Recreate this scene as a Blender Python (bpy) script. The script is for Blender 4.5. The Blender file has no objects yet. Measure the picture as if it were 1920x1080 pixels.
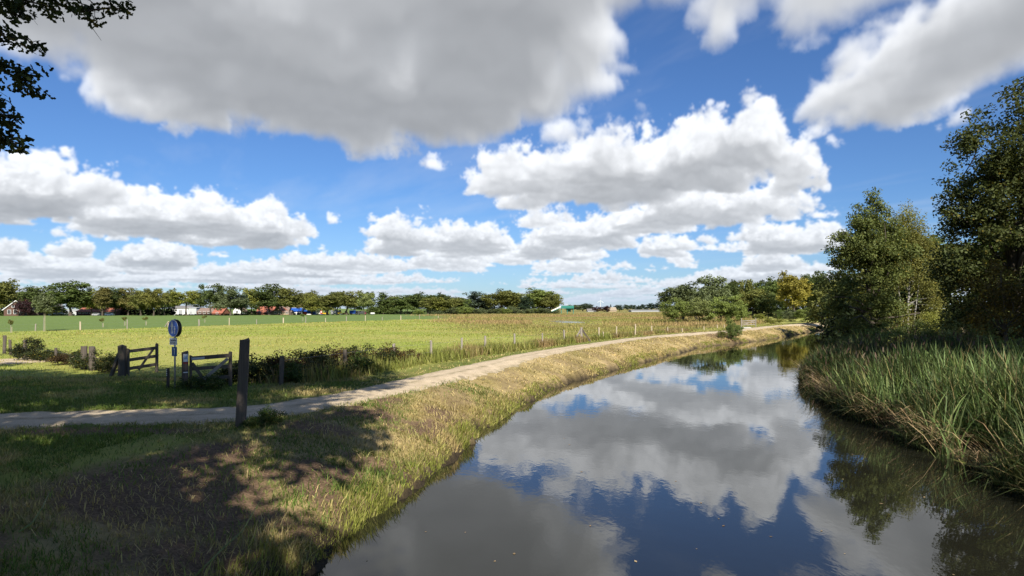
import bpy, math, random
import numpy as np
from concurrent.futures import ThreadPoolExecutor
from mathutils import Vector, Matrix

# ================================================================== camera, sun, sky, exposure
F_PX, CX, HY, EYE = 1251.0, 960.0, 578.0, 2.8     # focal length, centre column and horizon row in the 1920-wide photograph; eye height (m)
SUN_EL = math.radians(37)
SUN_AZ = math.radians(162)                        # from +Y (ahead) towards +X (right): behind the camera, a little to the right
SUN_DIR = np.array([math.sin(SUN_AZ)*math.cos(SUN_EL), math.cos(SUN_AZ)*math.cos(SUN_EL), math.sin(SUN_EL)])
SUN_STRENGTH, SKY_STRENGTH, EXPOSURE = 5.0, 0.10, 0.70
CLOUD_GAIN = 6.3

scene = bpy.context.scene
col = scene.collection
cam_data = bpy.data.cameras.new('camera')
cam = bpy.data.objects.new('camera', cam_data); col.objects.link(cam)
cam_data.sensor_width = 36.0
cam_data.lens = 36.0*F_PX/1920.0
cam_data.shift_y = (HY-540.0)/1920.0
cam_data.clip_start, cam_data.clip_end = 0.1, 20000.0
cam.location = (0, 0, EYE); cam.rotation_euler = (math.pi/2, 0, 0)
scene.camera = cam
vs = scene.view_settings
scene.display_settings.display_device = 'sRGB'
vs.view_transform, vs.look, vs.exposure, vs.gamma, vs.use_curve_mapping = 'Standard', 'None', EXPOSURE, 1.0, False
cy = scene.cycles
cy.max_bounces, cy.diffuse_bounces, cy.glossy_bounces, cy.transmission_bounces, cy.transparent_max_bounces = 6, 3, 3, 2, 6
cy.caustics_reflective = cy.caustics_refractive = False

# ------------------------------------------------------------------ clouds (a cumulus field at 1.2 km, marched once into two sky maps)
CLOUD_BASE = 1.2
CUMULI = [  # picture x, lower edge y, upper edge of the underside y, top y, half width (picture px), thickness factor
 (430,268,-500,0,400,1.0),(800,262,-330,0,330,1.0),(960,240,-260,0,210,1.0),(250,208,-250,0,240,.75),(1085,150,-150,0,130,.8),(1010,205,60,0,110,.6),(1140,95,-160,0,95,.7),(160,150,-200,0,140,.6),
 (1010,392,318,268,125,1),(1150,395,318,232,135,1),(1290,375,322,248,92,1),(1375,350,306,238,72,1),(1472,366,322,280,60,1),(925,350,300,268,62,.9),(1095,285,262,218,80,.8),(1180,232,205,172,45,.35),(1530,285,270,262,22,.3),
 (1330,432,400,355,112,1),(1462,420,398,368,88,.9),(1220,446,408,378,95,1),(1545,415,392,372,52,.9),(1090,470,440,408,115,1),(1000,432,412,392,70,.7),
 (1465,482,452,416,98,1),(1238,489,472,456,58,1),(1290,503,491,484,42,.8),(1450,512,497,478,75,.9),
 (55,418,368,308,110,1),(-80,424,368,308,120,1),(190,405,362,328,75,1),(265,448,402,358,110,1),(400,458,408,356,125,1),(505,472,430,388,72,1),(560,470,440,430,30,.6),
 (130,482,470,450,56,.9),(295,508,484,460,92,1),(20,505,478,464,70,1),(110,525,505,488,110,.8),
 (735,482,455,432,88,1),(885,486,455,428,92,1),(1018,488,464,436,82,.9),(1110,478,458,440,80,.8),(600,507,492,476,70,.9),(700,512,494,478,95,.9),(850,512,494,484,80,.8),(960,500,486,474,50,.6),(1060,512,497,488,80,.8),(480,530,515,506,70,.9),
 (1800,235,70,0,125,.41),(1690,200,70,0,62,.41),(1900,225,-60,0,150,.45),(1700,110,-220,0,170,.41),(1500,75,-140,0,130,.41),(1400,105,60,0,34,.5),(1330,28,-150,0,85,.5),(1800,255,232,0,26,.25),(1560,92,20,0,90,.41),(2000,215,-100,0,120,1),
 (812,324,318,316,24,.18),(640,428,420,418,22,.16),(790,410,405,402,24,.18),(700,418,412,408,22,.12),(408,486,480,474,14,.2),(105,422,418,414,12,.2),
]
THIN_SPOTS = [(775,120,55,62,.30),(428,165,50,30,.35),(300,60,120,60,.55),(1130,70,70,45,.25),(150,110,110,70,.4),(560,40,200,40,.8),(1045,175,40,35,.25),(250,215,130,25,.4)]   # where the big cloud is thin and light
def smooth(a, b, x):
    t = np.clip((x-a)/(b-a), 0, 1); return t*t*(3-2*t)
def make_clouds():
    R = np.random.default_rng(5)
    N = 128
    # tiling worley noise, three octaves
    def worley(cells, n):
        pts = R.random((cells, cells, cells, 3), dtype=np.float32)
        g = (np.arange(n, dtype=np.float32)+.5)/n*cells
        gx, gy, gz = np.meshgrid(g, g, g, indexing='ij')
        ix, iy, iz = gx.astype(int), gy.astype(int), gz.astype(int)
        best = np.full(gx.shape, 9., np.float32)
        for dx in (-1, 0, 1):
            for dy in (-1, 0, 1):
                for dz in (-1, 0, 1):
                    a, b, c = ix+dx, iy+dy, iz+dz
                    p = pts[a % cells, b % cells, c % cells]
                    d = (a+p[..., 0]-gx)**2+(b+p[..., 1]-gy)**2+(c+p[..., 2]-gz)**2
                    np.minimum(best, d, out=best)
        return 1-np.clip(np.sqrt(best), 0, 1)
    with ThreadPoolExecutor(3) as ex:
        w = list(ex.map(lambda c: worley(c, N), (5, 11, 23)))
    W = (w[0]*.56+w[1]*.29+w[2]*.15).astype(np.float32)
    W = (W-W.mean())/W.std()
    def grf(n, beta):
        k = np.fft.fftfreq(n)*n
        kk = np.sqrt(k[:, None]**2+k[None, :]**2); kk[0, 0] = 1
        f = np.fft.fft2(R.standard_normal((n, n)))*kk**(-beta/2); f[0, 0] = 0
        g = np.fft.ifft2(f).real
        return ((g-g.mean())/g.std()).astype(np.float32)
    G = grf(512, 3.3)
    def g2(x, y, tile):
        u = (x/tile % 1)*512; v = (y/tile % 1)*512
        i = u.astype(np.int32); j = v.astype(np.int32); a = u-i; b = v-j; i %= 512; j %= 512; i2 = (i+1) % 512; j2 = (j+1) % 512
        return (G[i, j]*(1-a)+G[i2, j]*a)*(1-b)+(G[i, j2]*(1-a)+G[i2, j2]*a)*b
    # thickness map over azimuth and log distance
    NA, ND, D0, D1 = 3600, 620, .08, 150.
    LD = math.log(D1/D0)
    az = (np.arange(NA)+.5)/NA*2*math.pi-math.pi
    dist = D0*np.exp((np.arange(ND)+.5)/ND*LD)
    X = np.sin(az)[:, None]*dist[None]; Y = np.cos(az)[:, None]*dist[None]
    X = X.astype(np.float32); Y = Y.astype(np.float32)
    wx = X+g2(X, Y, 9.)*.10*np.minimum(1, dist/6); wy = Y+g2(X+3, Y+7, 9.)*.10*np.minimum(1, dist/6)
    T = np.full(X.shape, -.6, np.float32)
    for (px, yf, yn, yt, hw, fac) in CUMULI:
        Yf = F_PX*CLOUD_BASE/(HY-yf); Yn = F_PX*CLOUD_BASE/(HY-yn)
        cy, ry = (Yf+Yn)/2, (Yf-Yn)/2
        if yt == 0: th = .75*fac*(.62 if px > 1380 else 1)
        else: th = max(.08, (HY-yt)/F_PX*(Yn+.55*ry)-CLOUD_BASE-.07)
        ry = max(ry, .14)*1.15
        ym = cy if yt else max(Yn, .72*Yf)
        cx, rx = (px-CX)/F_PX*ym, hw/F_PX*ym*(1.06 if yf < 300 else .95 if yf < 465 else .80)
        m = np.flatnonzero((az > math.atan2(cx, cy)-1.0) & (az < math.atan2(cx, cy)+1.0)); a, b = m[0], m[-1]+1
        q = ((wx[a:b]-cx-(Y[a:b]-cy)*cx/cy*(.9 if yt else .0))/rx)**2+((wy[a:b]-cy)/ry)**2
        lump = 1+.13*g2(X[a:b]+px, Y[a:b], 14.)
        e = 1-q+.42*g2(X[a:b]+31, Y[a:b]+px*.01, 4.5)*np.clip(q+.3, 0, 1)
        t = np.where(e > 0, np.maximum(e, 0)**(.62 if yt else .95)*th*lump*(1 if yt else 1.15), np.maximum(e*.75, -.6))-(.10 if fac < .4 else 0)
        A = T[a:b]; k = .10
        h = np.clip(.5+.5*(t-A)/k, 0, 1)
        T[a:b] = A+(t-A)*h+k*h*(1-h)
    for (px, py, hx, hy, keep) in THIN_SPOTS:
        s = CLOUD_BASE/(HY-py); cy = F_PX*s; cx = (px-CX)*s
        q = ((X-cx-(Y-cy)*cx/cy)/(hx*s))**2+((Y-cy)/(cy*hy/(HY-py)))**2
        T = np.where((q < 9) & (T > 0), T*(1-(1-keep)*np.exp(-q*1.3)), T)
    # the free field: everywhere beyond the clouds placed above
    n = g2(X, Y, 30.)*.5+g2(X+11, Y+5, 9.)*.5+g2(X+3, Y+15, 23.)*.3
    free = .34*(n-.60)
    el = np.arctan2(CLOUD_BASE, dist)
    front = smooth(1.05, .75, np.abs(az))[:, None]*smooth(math.radians(4.6), math.radians(6.2), el)[None]
    free = np.minimum(free, .5)*(1-front)-.6*front
    T = np.maximum(T, free).astype(np.float32)
    Tf = T
    def tmap(x, y):
        d = np.sqrt(x*x+y*y)+1e-6
        u = (np.arctan2(x, y)/(2*math.pi)+.5)*NA-.5; v = np.log(d/D0)/LD*ND-.5
        v = np.clip(v, 0, ND-1.001)
        i = np.floor(u).astype(np.int32); j = v.astype(np.int32); a = (u-i).astype(np.float32); b = (v-j).astype(np.float32)
        i0 = i % NA; i1 = (i+1) % NA
        return (Tf[i0, j]*(1-a)+Tf[i1, j]*a)*(1-b)+(Tf[i0, j+1]*(1-a)+Tf[i1, j+1]*a)*b
    Wf = W.ravel()
    def w3(x, y, z, tile):
        s = N/tile
        u, v, q = x*s, y*s, z*s
        i, j, k = np.floor(u).astype(np.int32), np.floor(v).astype(np.int32), np.floor(q).astype(np.int32)
        a, b, c = (u-i).astype(np.float32), (v-j).astype(np.float32), (q-k).astype(np.float32)
        i &= N-1; j &= N-1; k &= N-1; i2 = (i+1) & (N-1); j2 = (j+1) & (N-1); k2 = (k+1) & (N-1)
        i = i*(N*N); i2 = i2*(N*N); j = j*N; j2 = j2*N
        f = lambda p, r, t: Wf[p+r+t]
        x00 = f(i, j, k)*(1-a)+f(i2, j, k)*a; x10 = f(i, j2, k)*(1-a)+f(i2, j2, k)*a
        x01 = f(i, j, k2)*(1-a)+f(i2, j, k2)*a; x11 = f(i, j2, k2)*(1-a)+f(i2, j2, k2)*a
        return (x00*(1-b)+x10*b)*(1-c)+(x01*(1-b)+x11*b)*c
    SX, SY, SZ = [float(v) for v in SUN_DIR]
    def body(t, h):     # smooth field without the fine noise
        return np.minimum((t-h), h*1.6+.03)
    def march(dx, dy, dz, steps, top, jit):
        n = dx.size
        out = np.zeros((n, 3), np.float32); tr = np.ones(n, np.float32)
        near = CLOUD_BASE/dz; far = (CLOUD_BASE+top)/dz
        live = np.arange(n)
        for s in range(steps):
            f = (s+jit)/steps
            t = near+(far-near)*f
            live = live[(tr[live] > .02) & (t[live] < 145)]
            if live.size == 0: break
            tt = t[live]
            x, y, z = dx[live]*tt, dy[live]*tt, dz[live]*tt
            h = z-CLOUD_BASE-.05*g2(x, y, 6.)-.04
            T0 = tmap(x, y)
            m = T0-h > -.24
            if not m.any(): continue
            L = live[m]; x, y, h, T0, tt = x[m], y[m], h[m], T0[m], tt[m]
            amp = .048+.05*smooth(3, 7.5, tt)
            nz = w3(x, y, h*1.15, 1.9)
            nz = np.clip(nz, -2, 1.9)+(.48*w3(x*3.1+1.7, y*3.1, h*3.1, 1.9)+.14*w3(x*8.3, y*8.3, h*8.3, 1.9))*smooth(22, 7, tt)
            F = np.minimum(T0-h+amp*(nz-.15), h*1.3+.035+.35*(amp-.03)*nz+np.minimum(T0, 0)*.8)
            F2 = F/.10
            m = F2 > 0
            if not m.any(): continue
            L, x, y, h, tt, F, T0, nz = L[m], x[m], y[m], h[m], tt[m], F[m], T0[m], nz[m]
            ds = (far[L]-near[L])/steps
            den = np.clip(F/(.20-.135*smooth(3.5, 7, tt)), 0, 1)
            sig = den*15.
            # light from the sun: how much cloud lies towards it
            tau = np.zeros_like(F)
            for q, wgt in ((.06, .06), (.16, .12), (.34, .2), (.65, .34)):
                b = body(tmap(x+SX*q, y+SY*q), h+SZ*q)+.5*amp[0]*nz*0
                tau += np.clip(b/.10, 0, 1)*wgt
            ns = w3(x+SX*.10, y+SY*.10, (h+SZ*.10)*1.15, 1.9)
            rel = .5+(np.clip(.5+.34*(nz-ns)-.12*ns, 0, 1)-.5)*(.45+.55*smooth(3.5, 7, tt))
            tau = tau*8+(1-rel)*.85
            up = np.clip(h/.55, 0, 1)
            below = np.clip((T0-h)/.5, 0, 1)
            thin = np.exp(-np.maximum(T0-h, 0)*3.2)
            lit = .62*np.exp(-tau*1.1)+.40*np.exp(-tau*.25)
            amb = .262+.07*rel+.11*up+.23*thin
            r = lit*.60+amb*.955; g = lit*.60+amb*.985; bl = lit*.60+amb*1.035
            hz = np.exp(-tt/55.)
            a = 1-np.exp(-sig*ds)
            k = tr[L]*a
            out[L, 0] += k*(r*hz+.60*(1-hz)); out[L, 1] += k*(g*hz+.70*(1-hz)); out[L, 2] += k*(bl*hz+.84*(1-hz))
            tr[L] *= 1-a
        return np.concatenate([out, (1-tr)[:, None]], 1)
    def render(nu, nv, a0, a1, e1, steps, top):
        a = a0+(np.arange(nu)+.5)/nu*(a1-a0)
        e = e1*((np.arange(nv)+.5)/nv)**1.25+.0035          # rows packed towards the horizon
        A, E = np.meshgrid(a, e)
        dx = (np.sin(A)*np.cos(E)).astype(np.float32).ravel(); dy = (np.cos(A)*np.cos(E)).astype(np.float32).ravel(); dz = np.sin(E).astype(np.float32).ravel()
        jit = R.random(dx.size, dtype=np.float32)*.9
        parts = np.array_split(np.arange(dx.size), 48)
        with ThreadPoolExecutor(4) as ex:
            res = list(ex.map(lambda i: march(dx[i], dy[i], dz[i], steps, top, jit[i]), parts))
        img = np.concatenate(res).reshape(nv, nu, 4)
        # thin high veils behind the cumulus
        q = 7./np.maximum(np.sin(E), .05); vx, vy = np.sin(A)*q, np.cos(A)*q
        vl = np.clip(g2((vx+.5*vy).astype(np.float32), (vy*.35).astype(np.float32), 46.)*.5+g2((vx*2.2+vy).astype(np.float32), (vy*.7).astype(np.float32), 31.)*.35, 0, 1.6)*.085*np.clip(E/.12, 0, 1)
        vl = (vl*(1-img[..., 3]))[..., None]
        img = img+vl*np.array([.80, .84, .90, 1.], np.float32)
        # a short old contrail
        (xa, ya), (xb, yb) = [(math.atan((x-CX)/F_PX), math.atan2(HY-y, math.hypot(F_PX, x-CX))) for x, y in ((672, 291), (728, 267))]
        k = np.clip(((A-xa)*(xb-xa)+(E-ya)*(yb-ya))/((xb-xa)**2+(yb-ya)**2), 0, 1)
        ct = (.30*np.exp(-((A-xa-k*(xb-xa))**2+(E-ya-k*(yb-ya))**2)/.0011**2)*(1-img[..., 3]))[..., None]
        img = img*(1-ct)+ct*np.array([.85, .88, .93, 1.], np.float32)
        # pale air low over the horizon
        hz = (.62*np.clip(1-(E-.0035)/.030, 0, 1)**1.6+.20*np.clip(1-E/.16, 0, 1)**1.3)[..., None]*(1-.45*img[..., 3:])
        img = img*(1-hz)+hz*np.array([.60, .70, .83, 1.], np.float32)
        # a light smoothing of the march's grain
        p = np.pad(img, ((1, 1), (1, 1), (0, 0)), mode='edge')
        img = (p[1:-1, 1:-1]*4+2*(p[:-2, 1:-1]+p[2:, 1:-1]+p[1:-1, :-2]+p[1:-1, 2:])+p[:-2, :-2]+p[:-2, 2:]+p[2:, :-2]+p[2:, 2:])/16
        return img.astype(np.float32)
    return render(1280, 520, -.78, .78, .62, 60, .95), render(720, 200, -math.pi, math.pi, math.pi/2, 32, .8)

def image_from(name, arr):
    h, w = arr.shape[:2]
    im = bpy.data.images.new(name, w, h, alpha=True, float_buffer=True)
    im.colorspace_settings.name = 'Non-Color'
    im.alpha_mode = 'CHANNEL_PACKED'
    im.pixels.foreach_set(np.ascontiguousarray(arr, dtype=np.float32).ravel())
    im.update(); im.pack()
    return im

class NT:
    """short-hand for building node trees"""
    def __init__(self, tree): self.t = tree; self.n = tree.nodes; self.l = tree.links
    def new(self, kind, **kw):
        nd = self.n.new(kind)
        for k, v in kw.items(): setattr(nd, k, v)
        return nd
    def put(self, sock, v):
        if v is None: return
        if isinstance(v, bpy.types.NodeSocket): self.l.new(v, sock)
        else: sock.default_value = v
    def math(self, op, a, b=None, c=None, clamp=False):
        nd = self.new('ShaderNodeMath', operation=op); nd.use_clamp = clamp
        self.put(nd.inputs[0], a); self.put(nd.inputs[1], b); self.put(nd.inputs[2], c)
        return nd.outputs[0]
    def mix(self, f, a, b, blend='MIX'):
        nd = self.new('ShaderNodeMix', data_type='RGBA', blend_type=blend)
        self.put(nd.inputs[0], f); self.put(nd.inputs[6], a if not isinstance(a, tuple) else (*a[:3], 1)); self.put(nd.inputs[7], b if not isinstance(b, tuple) else (*b[:3], 1))
        return nd.outputs[2]
    def ramp(self, f, stops):
        nd = self.new('ShaderNodeValToRGB'); r = nd.color_ramp
        while len(r.elements) < len(stops): r.elements.new(.5)
        for e, (p, c) in zip(r.elements, stops): e.position = p; e.color = (*c, 1) if isinstance(c, tuple) else (c, c, c, 1)
        self.put(nd.inputs[0], f); return nd.outputs[0]
    def noise(self, vec, scale, detail=4, rough=.55):
        nd = self.new('ShaderNodeTexNoise'); self.put(nd.inputs['Vector'], vec)
        nd.inputs['Scale'].default_value, nd.inputs['Detail'].default_value, nd.inputs['Roughness'].default_value = scale, detail, rough
        return nd.outputs['Fac']
    def mapping(self, vec, scale=(1, 1, 1), rot=(0, 0, 0), loc=(0, 0, 0)):
        nd = self.new('ShaderNodeMapping'); self.put(nd.inputs[0], vec)
        nd.inputs['Scale'].default_value, nd.inputs['Rotation'].default_value, nd.inputs['Location'].default_value = scale, rot, loc
        return nd.outputs[0]
    def attr(self, name):
        nd = self.new('ShaderNodeAttribute', attribute_name=name); return nd.outputs['Fac']
    def bump(self, h, strength, dist, normal=None):
        nd = self.new('ShaderNodeBump'); self.put(nd.inputs['Height'], h); self.put(nd.inputs['Strength'], strength)
        nd.inputs['Distance'].default_value = dist; self.put(nd.inputs['Normal'], normal); return nd.outputs[0]

def build_world():
    front, ring = make_clouds()
    w = bpy.data.worlds.new('World'); scene.world = w; w.use_nodes = True
    N = NT(w.node_tree); N.n.clear()
    sky = N.new('ShaderNodeTexSky', sky_type='NISHITA', sun_disc=False)
    sky.sun_elevation, sky.sun_rotation = SUN_EL, SUN_AZ
    sky.altitude, sky.air_density, sky.dust_density, sky.ozone_density = 0, 1.0, .25, 3.0
    tc = N.new('ShaderNodeTexCoord')
    sep = N.new('ShaderNodeSeparateXYZ'); N.l.new(tc.outputs['Generated'], sep.inputs[0])
    x, y, z = sep.outputs
    az = N.math('ARCTAN2', x, y)
    el = N.math('ARCSINE', z)
    def sky_map(im, a0, a1, e1):
        u = N.math('DIVIDE', N.math('SUBTRACT', az, a0), a1-a0)
        v = N.math('POWER', N.math('DIVIDE', N.math('MAXIMUM', N.math('SUBTRACT', el, .0035), 0.0), e1), .8)
        cb = N.new('ShaderNodeCombineXYZ'); N.put(cb.inputs[0], u); N.put(cb.inputs[1], v)
        t = N.new('ShaderNodeTexImage', image=im, interpolation='Cubic', extension='EXTEND'); N.l.new(cb.outputs[0], t.inputs[0])
        return t.outputs['Color'], t.outputs['Alpha']
    c1, a1 = sky_map(image_from('sky_map_ahead', front), -.78, .78, .62)
    c2, a2 = sky_map(image_from('sky_map_around', ring), -math.pi, math.pi, math.pi/2)
    f = N.math('MULTIPLY', N.math('MULTIPLY', N.math('SUBTRACT', .78, N.math('ABSOLUTE', az)), 20., clamp=True),
               N.math('MULTIPLY', N.math('SUBTRACT', .62, el), 20., clamp=True))
    cc = N.mix(f, c2, c1)
    am = N.new('ShaderNodeMix', data_type='FLOAT'); N.put(am.inputs[0], f); N.put(am.inputs[2], a2); N.put(am.inputs[3], a1)
    gain = N.mix(1.0, cc, (CLOUD_GAIN,)*3, 'MULTIPLY')
    keep = N.math('SUBTRACT', 1.0, am.outputs[0])
    kc = N.new('ShaderNodeCombineXYZ')
    for i in range(3): N.put(kc.inputs[i], keep)
    blue = N.mix(1.0, sky.outputs[0], SKY_TINT, 'MULTIPLY')
    blue = N.mix(1.0, blue, kc.outputs[0], 'MULTIPLY')
    tot = N.mix(1.0, blue, gain, 'ADD')
    bg = N.new('ShaderNodeBackground'); N.l.new(tot, bg.inputs[0]); bg.inputs[1].default_value = SKY_STRENGTH
    out = N.new('ShaderNodeOutputWorld'); N.l.new(bg.outputs[0], out.inputs[0])
SKY_TINT = (.345, .49, .70)
build_world()
sun_data = bpy.data.lights.new('sun', 'SUN'); sun = bpy.data.objects.new('sun', sun_data); col.objects.link(sun)
sun_data.energy, sun_data.angle, sun_data.color = SUN_STRENGTH, math.radians(.53), (1.0, .93, .82)
sun.rotation_euler = Vector(SUN_DIR.tolist()).to_track_quat('Z', 'Y').to_euler()

# ================================================================== helpers
def at(px, Y): return (px-CX)/F_PX*Y
def tag(o, label=None, cat=None, group=None, kind=None):
    if label: o['label'] = label
    if cat: o['category'] = cat
    if group: o['group'] = group
    if kind: o['kind'] = kind
    return o
def empty(name, loc, rz=0, label=None, cat=None, group=None, scale=None):
    o = bpy.data.objects.new(name, None); col.objects.link(o); o.location = loc; o.rotation_euler = (0, 0, rz)
    o.empty_display_size = .2
    if scale: o.scale = scale
    return tag(o, label, cat, group)
def link(name, me, parent=None, color=None, loc=None):
    o = bpy.data.objects.new(name, me); col.objects.link(o)
    if parent: o.parent = parent
    if color: o.color = (*color, 1)
    if loc: o.location = loc
    return o
def mesh_np(name, V, loops, starts, mat=None, attrs=None, smooth_=False):
    me = bpy.data.meshes.new(name)
    V = np.ascontiguousarray(V, np.float32); n = len(starts)
    me.vertices.add(len(V)); me.vertices.foreach_set('co', V.ravel())
    me.loops.add(len(loops)); me.loops.foreach_set('vertex_index', np.ascontiguousarray(loops, np.int32))
    me.polygons.add(n); me.polygons.foreach_set('loop_start', np.ascontiguousarray(starts, np.int32))
    for k, a in (attrs or {}).items():
        at_ = me.attributes.new(k, 'FLOAT', 'POINT'); at_.data.foreach_set('value', np.ascontiguousarray(a, np.float32))
    me.update(calc_edges=True)
    if smooth_: me.polygons.foreach_set('use_smooth', np.ones(n, bool))
    if mat: me.materials.append(mat)
    return me
class MB:
    """collects simple shapes into one mesh"""
    def __init__(s): s.v = []; s.f = []
    def add(s, vs_, fs):
        b = len(s.v); s.v += [tuple(v) for v in vs_]; s.f += [tuple(b+i for i in f) for f in fs]; return s
    def box(s, x0, x1, y0, y1, z0, z1, m=None):
        p = [(x, y, z) for z in (z0, z1) for y in (y0, y1) for x in (x0, x1)]
        if m: p = [tuple(m @ Vector(q)) for q in p]
        return s.add(p, [(0, 2, 3, 1), (4, 5, 7, 6), (0, 1, 5, 4), (2, 6, 7, 3), (0, 4, 6, 2), (1, 3, 7, 5)])
    def bar(s, a, b, w, h, bevel=0):
        """a plank from a to b, w wide across, h high"""
        a, b = Vector(a), Vector(b); d = (b-a); L = d.length; d.normalize()
        up = Vector((0, 0, 1)) if abs(d.z) < .9 else Vector((0, 1, 0))
        sx = d.cross(up).normalized(); uy = sx.cross(d).normalized()
        m = Matrix((( *d, 0), (*sx, 0), (*uy, 0), (0, 0, 0, 1))).transposed(); m.translation = a
        return s.box(0, L, -w/2, w/2, -h/2, h/2, m)
    def tube(s, pts, rad, n=6, cap=True):
        pts = [Vector(p) for p in pts]; rings = []
        b0 = len(s.v)
        for i, p in enumerate(pts):
            d = (pts[min(i+1, len(pts)-1)]-pts[max(i-1, 0)]).normalized()
            up = Vector((0, 0, 1)) if abs(d.z) < .92 else Vector((1, 0, 0))
            sx = d.cross(up).normalized(); sy = d.cross(sx)
            r = rad[i] if hasattr(rad, '__len__') else rad
            for k in range(n):
                a = 2*math.pi*k/n
                s.v.append(tuple(p+sx*(math.cos(a)*r)+sy*(math.sin(a)*r)))
        for i in range(len(pts)-1):
            for k in range(n):
                a = b0+i*n+k; c = b0+i*n+(k+1) % n
                s.f.append((a, c, c+n, a+n))
        if cap:
            s.f.append(tuple(b0+k for k in range(n))[::-1]); s.f.append(tuple(b0+(len(pts)-1)*n+k for k in range(n)))
        return s
    def prism(s, poly, y0, y1, m=None):
        """polygon in XZ, extruded along Y"""
        n = len(poly)
        p = [(x, y0, z) for x, z in poly]+[(x, y1, z) for x, z in poly]
        if m: p = [tuple(m @ Vector(q)) for q in p]
        return s.add(p, [tuple(range(n)), tuple(range(2*n-1, n-1, -1))]+[(i, i+n, (i+1) % n+n, (i+1) % n) for i in range(n)])
    def mesh(s, name, mat=None, smooth_=False):
        me = bpy.data.meshes.new(name); me.from_pydata(s.v, [], s.f); me.update()
        if smooth_: me.polygons.foreach_set('use_smooth', np.ones(len(me.polygons), bool))
        if mat: me.materials.append(mat)
        return me
    def build(s, name, mat=None, parent=None, smooth_=False, loc=None): return link(name, s.mesh(name, mat, smooth_), parent, None, loc)

# ================================================================== materials
MATS = {}
def new_mat(name):
    m = bpy.data.materials.new(name); m.use_nodes = True
    N = NT(m.node_tree); N.n.clear(); N.out = N.new('ShaderNodeOutputMaterial'); N.m = m; MATS[name] = m
    return N
def principled(N, color, rough=.8, spec=.3, normal=None, metallic=0.):
    b = N.new('ShaderNodeBsdfPrincipled'); N.put(b.inputs['Base Color'], color if not isinstance(color, tuple) else (*color, 1))
    N.put(b.inputs['Roughness'], rough); N.put(b.inputs['Specular IOR Level'], spec); N.put(b.inputs['Metallic'], metallic); N.put(b.inputs['Normal'], normal)
    return b
def finish(N, sh): N.l.new(sh.outputs[0], N.out.inputs[0]); return N.m
def coords(N): return N.new('ShaderNodeTexCoord').outputs['Object']
def plain(name, color, rough=.7, spec=.3, vary=.25, scale=3., metallic=0., bump=0.):
    """a plain surface with worn, uneven colour"""
    N = new_mat(name); c = coords(N)
    n = N.noise(c, scale, 5, .6)
    f = N.math('MULTIPLY_ADD', n, vary*2, 1-vary)
    cc = N.mix(1.0, color, f, 'MULTIPLY')
    nb = N.bump(N.noise(c, scale*6, 4), bump, .02) if bump else None
    return finish(N, principled(N, cc, rough, spec, nb, metallic))
def leaf_mat(name, spec=.12, trans=.32, warm=(.30, .22, .03)):
    """leaves: the object's own colour, varied from leaf to leaf"""
    N = new_mat(name)
    oi = N.new('ShaderNodeObjectInfo')
    t = N.attr('tint'); d = N.attr('dry')
    base = N.mix(1.0, oi.outputs['Color'], N.math('MULTIPLY_ADD', t, 1.1, .45), 'MULTIPLY')
    base = N.mix(N.math('MULTIPLY', d, .8), base, N.mix(1.0, warm, N.math('MULTIPLY_ADD', t, .8, .5), 'MULTIPLY'))
    p = principled(N, base, .55, spec)
    tr = N.new('ShaderNodeBsdfTranslucent'); N.put(tr.inputs[0], N.mix(1.0, base, (1.25, 1.2, .7), 'MULTIPLY'))
    mx = N.new('ShaderNodeMixShader'); mx.inputs[0].default_value = trans
    N.l.new(p.outputs[0], mx.inputs[1]); N.l.new(tr.outputs[0], mx.inputs[2])
    return finish(N, mx)
def grass_mat(name, green, straw, trans=.3, spec=.2):
    N = new_mat(name)
    t = N.attr('tint'); d = N.attr('dry')
    c = N.mix(d, green, straw)
    c = N.mix(1.0, c, N.math('MULTIPLY_ADD', t, .9, .55), 'MULTIPLY')
    p = principled(N, c, .6, spec)
    tr = N.new('ShaderNodeBsdfTranslucent'); N.put(tr.inputs[0], N.mix(1.0, c, (1.2, 1.15, .75), 'MULTIPLY'))
    mx = N.new('ShaderNodeMixShader'); mx.inputs[0].default_value = trans
    N.l.new(p.outputs[0], mx.inputs[1]); N.l.new(tr.outputs[0], mx.inputs[2])
    return finish(N, mx)
def wood_mat(name, c1, c2, scale=1.):
    N = new_mat(name); c = coords(N)
    g = N.noise(N.mapping(c, (34*scale, 34*scale, 1.3*scale)), 1., 6, .65)
    n = N.noise(c, 5*scale, 4)
    cc = N.mix(g, c1, c2); cc = N.mix(N.math('MULTIPLY', N.math('GREATER_THAN', n, .62), .35), cc, (.10, .11, .05))
    return finish(N, principled(N, cc, .85, .2, N.bump(g, .6, .012)))
def bark_mat(name, c1, c2):
    N = new_mat(name); c = coords(N)
    g = N.noise(N.mapping(c, (9, 9, 1.6)), 1., 6, .65)
    return finish(N, principled(N, N.mix(g, c1, c2), .9, .15, N.bump(g, .8, .03)))
def birch_mat():
    N = new_mat('birch_bark'); c = coords(N)
    g = N.noise(N.mapping(c, (2.2, 2.2, 7.)), 1., 4, .6)
    f = N.ramp(g, [(0.0, 0.0), (.45, 0.0), (.52, 1.0), (1., 1.0)])
    return finish(N, principled(N, N.mix(f, (.045, .04, .035), (.36, .345, .31)), .7, .3))
def tile_mat(name, c1, c2, sz=3.3):
    N = new_mat(name); c = coords(N)
    w = N.new('ShaderNodeTexWave', wave_type='BANDS', bands_direction='Z'); N.l.new(c, w.inputs[0]); w.inputs['Scale'].default_value = sz
    n = N.noise(c, .9, 5, .6)
    return finish(N, principled(N, N.mix(n, c1, c2), .8, .2, N.bump(w.outputs[1], .5, .05)))

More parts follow.
